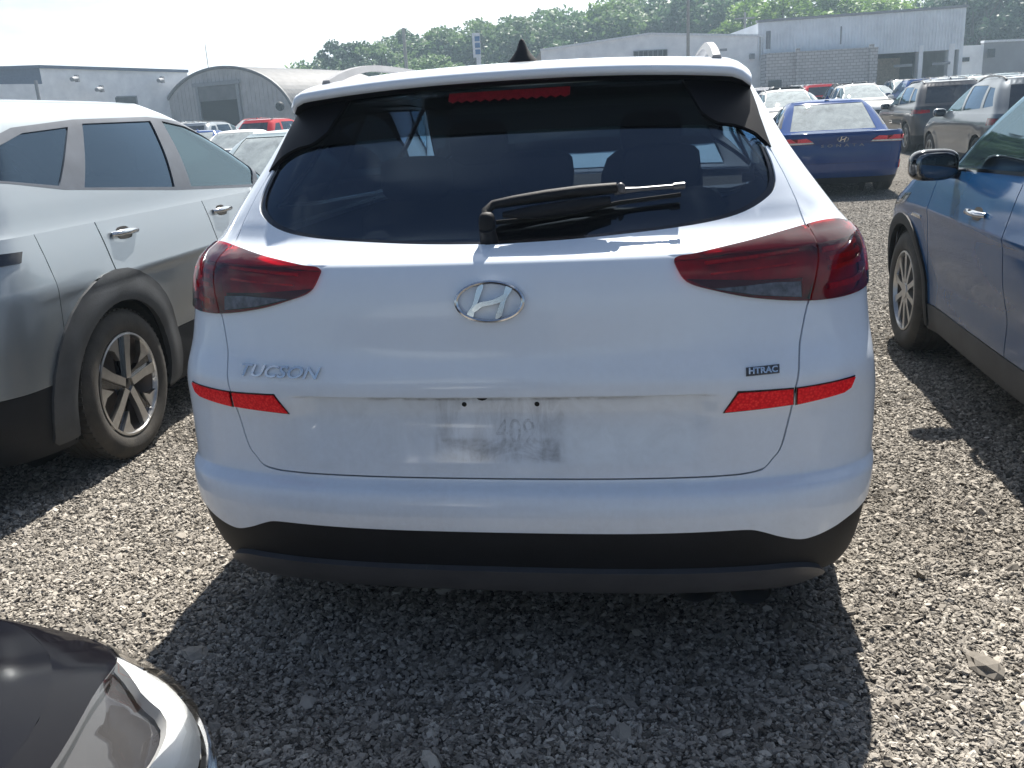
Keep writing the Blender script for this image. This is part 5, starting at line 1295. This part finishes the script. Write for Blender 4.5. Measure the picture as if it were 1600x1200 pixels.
def front_corner_car():
    """dark car at the bottom left: only its nose is in the picture"""
    L = 4.65; c = sedan_cfg(L=L, W=.92)
    def fix(rows):
        keep = [r for r in rows if r[0] <= .55]
        keep = [(z, a, L-(.0 if z > .4 else .05), .92 if z > .4 else w, d, n_, .42, 2.5) for z, a, f, w, d, n_, df, nf in keep]
        return keep+[(.60, .0, L, .922, .42, 2.8, .42, 2.5), (.66, .0, L-.02, .92, .42, 2.8, .42, 2.5), (.71, .0, L-.07, .905, .42, 2.8, .44, 2.5), (.75, .0, L-.16, .885, .42, 2.8, .46, 2.5), (.79, .0, L-.30, .86, .42, 2.8, .48, 2.5), (.84, .0, L-.52, .83, .42, 2.8, .5, 2.5), (.90, .0, L-.85, .81, .42, 2.8, .5, 2.5), (1.0, .0, L-1.2, .80, .42, 2.8, .5, 2.5)]
    rows0, _ = make_rows(c); Bt = Shell(fix(rows0), .02, None, Ls=L-.9)
    fx = lambda x, z: (abs(Bt.sfx(x, z)), z)
    fy = lambda y, z: (Bt.sy(y, z), z)
    hp = catmull([fx(.60, .672), fx(.72, .712), fy(L-.34, .748), fy(L-.52, .772), fy(L-.72, .79), fy(L-.80, .775), fy(L-.58, .69), fy(L-.36, .60), fx(.82, .555), fx(.70, .575), fx(.62, .62)], 4, True)
    c = sedan_cfg(L=L, W=.92, paint=M['black_paint'], head=hp, headmat='lamp_black', H=1.45, cowl=3.2, wtop=2.2, Bfix=fix, top=lambda y: float(np.interp(y, [0, .3, 1.0, 3.0, 3.3, L-.9, L-.5, L-.3, L-.15, L-.05, L], [.965, .955, .98, .98, .97, .93, .85, .80, .75, .705, .69])), cut=(.66, 1.35, 2.1, 2.95, 3.75), win=[([(1.50, 1.02), (2.0, .995), (2.0, 1.33), (1.75, 1.31)], 'window_tint'), ([(2.1, .99), (2.8, .98), (2.5, 1.16), (2.3, 1.30), (2.1, 1.33)], 'window_clear')], dlo=[(1.15, 1.03), (1.5, 1.0), (2.2, .975), (2.95, .965), (2.6, 1.185), (2.4, 1.32), (2.1, 1.36), (1.8, 1.35), (1.45, 1.22)])
    r, B, G = build_car(c, 'parked_car', (-1.10, -.87-L, 0), 0, 'black car nose with a bright wedge-shaped headlamp, bottom left corner of the picture', 'car', lod=1)
    lamp = [o for o in r.children if o.name.startswith('headlight') and o.data.vertices[0].co.x > 0][0]
    g1 = catmull([fx(.615, .668), fx(.70, .700), fx(.80, .715), fy(L-.30, .70), fy(L-.42, .71), fy(L-.60, .738), fy(L-.72, .76), fy(L-.74, .742), fy(L-.60, .70), fy(L-.44, .652), fy(L-.32, .635), fx(.80, .645), fx(.70, .655)], 3, True)
    panel('light_guide', B, g1, M['white_reflector'], lamp, off=-.010, rim=.015, step=.03)
    g2 = catmull([fx(.80, .632), fy(L-.32, .622), fy(L-.44, .640), fy(L-.60, .688), fy(L-.73, .732), fy(L-.60, .676), fy(L-.44, .622), fy(L-.32, .604), fx(.80, .615)], 3, True)
    panel('chrome_trim', B, g2, M['chrome'], lamp, off=-.004, rim=.01, step=.03)
    panel('turn_signal', B, catmull([fy(L-.40, .600), fy(L-.52, .645), fy(L-.58, .655), fy(L-.50, .61)], 4, True), M['amber'], lamp, off=-.010, rim=.01, step=.02)
    return r, B, c
FC = front_corner_car()

# ------------------------------------------------------------------ the rest of the lot
TS, _, _ = build_car(suv_cfg(), 'parked_suv', (4.25, 23.6, 0), 0, 'x', 'car', lod=2)
TD, _, _ = build_car(sedan_cfg(), 'parked_sedan', (-3.3, 6.9, 0), 0, 'x', 'car', lod=2)
PM = {'white': M['far_white'], 'silver': M['silver_paint'], 'navy': M['navy_paint'], 'black': M['black_paint'], 'red': M['red_paint'], 'grey': M['grey_paint'], 'teal': M['teal_paint'], 'dark grey': M['darkgrey_paint'], 'blue': M['blue_paint']}
CARS = [ # template, colour, x, y, heading, label
 ('D', 'teal', -4.0, 6.9, 0, 'pale blue-grey saloon just ahead of the silver SUV'),
 ('D', 'navy', -13.9, 24.0, 8, 'dark blue saloon seen past the silver SUV roof below the arched hut'),
 ('D', 'white', -11.2, 20.6, 0, 'white-roofed saloon in front of the red SUV on the left'),
 ('S', 'red', -14.2, 29.4, -12, 'red SUV in front of the arched hut'),
 ('S', 'black', -10.9, 27.0, 0, 'black SUV with pale roof next to the red SUV'),
 ('S', 'silver', -18.0, 32.0, -10, 'silver SUV left of the red SUV below the hut door'),
 ('S', 'grey', 6.6, 13.6, 0, 'grey SUV facing away behind the blue SUV mirror'),
 ('S', 'dark grey', 7.35, 21.2, 0, 'dark grey SUV directly ahead of the grey SUV'),
 ('S', 'white', 1.95, 18.6, 0, 'white SUV half hidden behind the right edge of the big white SUV'),
 ('S', 'white', 4.3, 25.5, 180, 'white SUV facing the camera just behind the navy saloon'),
 ('D', 'black', 2.0, 26.5, 0, 'black saloon left of the white SUV facing the camera'),
 ('S', 'white', 8.0, 33.0, 180, 'white SUV facing the camera beyond the dark grey SUV'),
 ('D', 'silver', 5.6, 33.0, 180, 'silver saloon facing the camera in the third row'),
 ('S', 'grey', 10.8, 26.5, 0, 'grey SUV to the right of the dark grey SUV'),
]
rr = random.Random(11)
cols = ['white', 'white', 'silver', 'grey', 'black', 'navy', 'white', 'red', 'dark grey', 'teal']
for row, (y, x0, x1) in enumerate(((27.5, 13.6, 17), (32.8, 10.6, 20), (38.3, 3, 24), (43.6, 2.5, 26), (49, 2.5, 29))):
    x = x0; k = 0
    while x < x1:
        col = rr.choice(cols); 
        if row == 1 and 12.5 < x < 15.5: col = 'red'
        t = rr.choice('SSD')
        CARS.append((t, col, x, y+rr.uniform(-.3, .3), rr.choice((0, 180))+rr.uniform(-2, 2), None)); x += 2.75; k += 1
for x, y in ((-22, 39), (-19, 39.5), (-16, 39.5), (-13, 39.5), (-27, 48), (-23.5, 48), (-20, 48), (-17, 48)):
    CARS.append((rr.choice('SD'), rr.choice(cols), x, y, rr.choice((0, 180)), None))
seen = {}
first = {'S': TS, 'D': TD}
for i, (t, col, x, y, h, lab) in enumerate(CARS):
    body = {'S': 'SUV', 'D': 'saloon'}[t]
    grp = None
    if lab is None:
        side = 'left' if x < 0 else 'right'; way = 'facing the camera' if 90 < h % 360 < 270 else 'facing away'
        rown = 'first' if y < 30 else ('second' if y < 36 else ('third' if y < 41 else ('fourth' if y < 46.5 else 'last')))
        lab = f'{col} {body} {way}, {rown} row on the {side}'; grp = f'{col} {body}s {way} in the {rown} far row on the {side}'
    src = first[t]; z = float(ground_z(y+2))
    hh = radians(h); ox, oy = 0, 0
    if abs(h) > 90: oy = 4.6
    loc = (x, y+oy, z)
    o = copy_car(src, loc, hh, PM[col], lab, grp)
for T in (TS, TD):
    for ch in list(T.children_recursive): bpy.data.objects.remove(ch)
    bpy.data.objects.remove(T)
# loose larger stones on the gravel
def rock(x, y, s, lab, seed):
    r = random.Random(seed); bm = bmesh.new(); bmesh.ops.create_icosphere(bm, subdivisions=2, radius=s)
    for v in bm.verts:
        d = v.co.normalized(); v.co *= 1+.35*(sin(d.x*3+seed)+cos(d.y*4+seed*2)+sin(d.z*5+seed))*.4+r.uniform(-.05, .05); v.co.z *= .42; v.co.x *= 1.25
    me = bpy.data.meshes.new('stone'); bm.to_mesh(me); bm.free(); me.materials.append(STONE)
    o = bpy.data.objects.new('stone', me); COL.objects.link(o); o.location = (x, y, s*.2); o.rotation_euler = (0, 0, r.uniform(0, 3)); tag(o, lab, 'stone')
rock(1.24, .08, .045, 'flat grey stone casting a shadow on the sunlit gravel, right foreground', 3)
rock(1.62, .52, .05, 'long grey stone near the upper right of the sunlit gravel', 5)
rock(1.33, -.10, .05, 'broad pale stone in the lower right gravel', 8)
rock(-.93, -.02, .035, 'pale stone at the left edge of the SUV shadow', 9)

# ------------------------------------------------------------------ summer haze
def haze():
    m = bpy.data.materials.new('haze'); m.use_nodes = True; nt = m.node_tree; nt.nodes.remove(nt.nodes['Principled BSDF'])
    v = nt.nodes.new('ShaderNodeVolumePrincipled'); v.inputs['Color'].default_value = (.62, .82, 1, 1); v.inputs['Density'].default_value = .00125; v.inputs['Anisotropy'].default_value = .3
    nt.links.new(v.outputs[0], nt.nodes['Material Output'].inputs['Volume'])
    b = MB(); b.box((0, 390, 11), (820, 1040, 26)); o = b.build('haze', m); tag(o, kind='stuff')
    o.location = (0, 0, 0)
haze()

# ------------------------------------------------------------------ look-alikes told apart by their place
def tell_apart():
    by = {}
    for o in list(COL.objects):
        if o.parent is None and o.get('label'): by.setdefault(o['label'], []).append(o)
    words = ['leftmost', 'second from left', 'third from left', 'fourth from left', 'fifth from left', 'sixth from left', 'seventh from left', 'eighth from left']
    for lab, L in by.items():
        if len(L) < 2: continue
        def sx(o):
            d = np.array(o.location)-np.array(CAM_P); return float(d@_R)/float(d@_w)
        for w, o in zip(words, sorted(L, key=sx)): o['label'] = lab.replace(' alike', '')+', '+w
tell_apart()
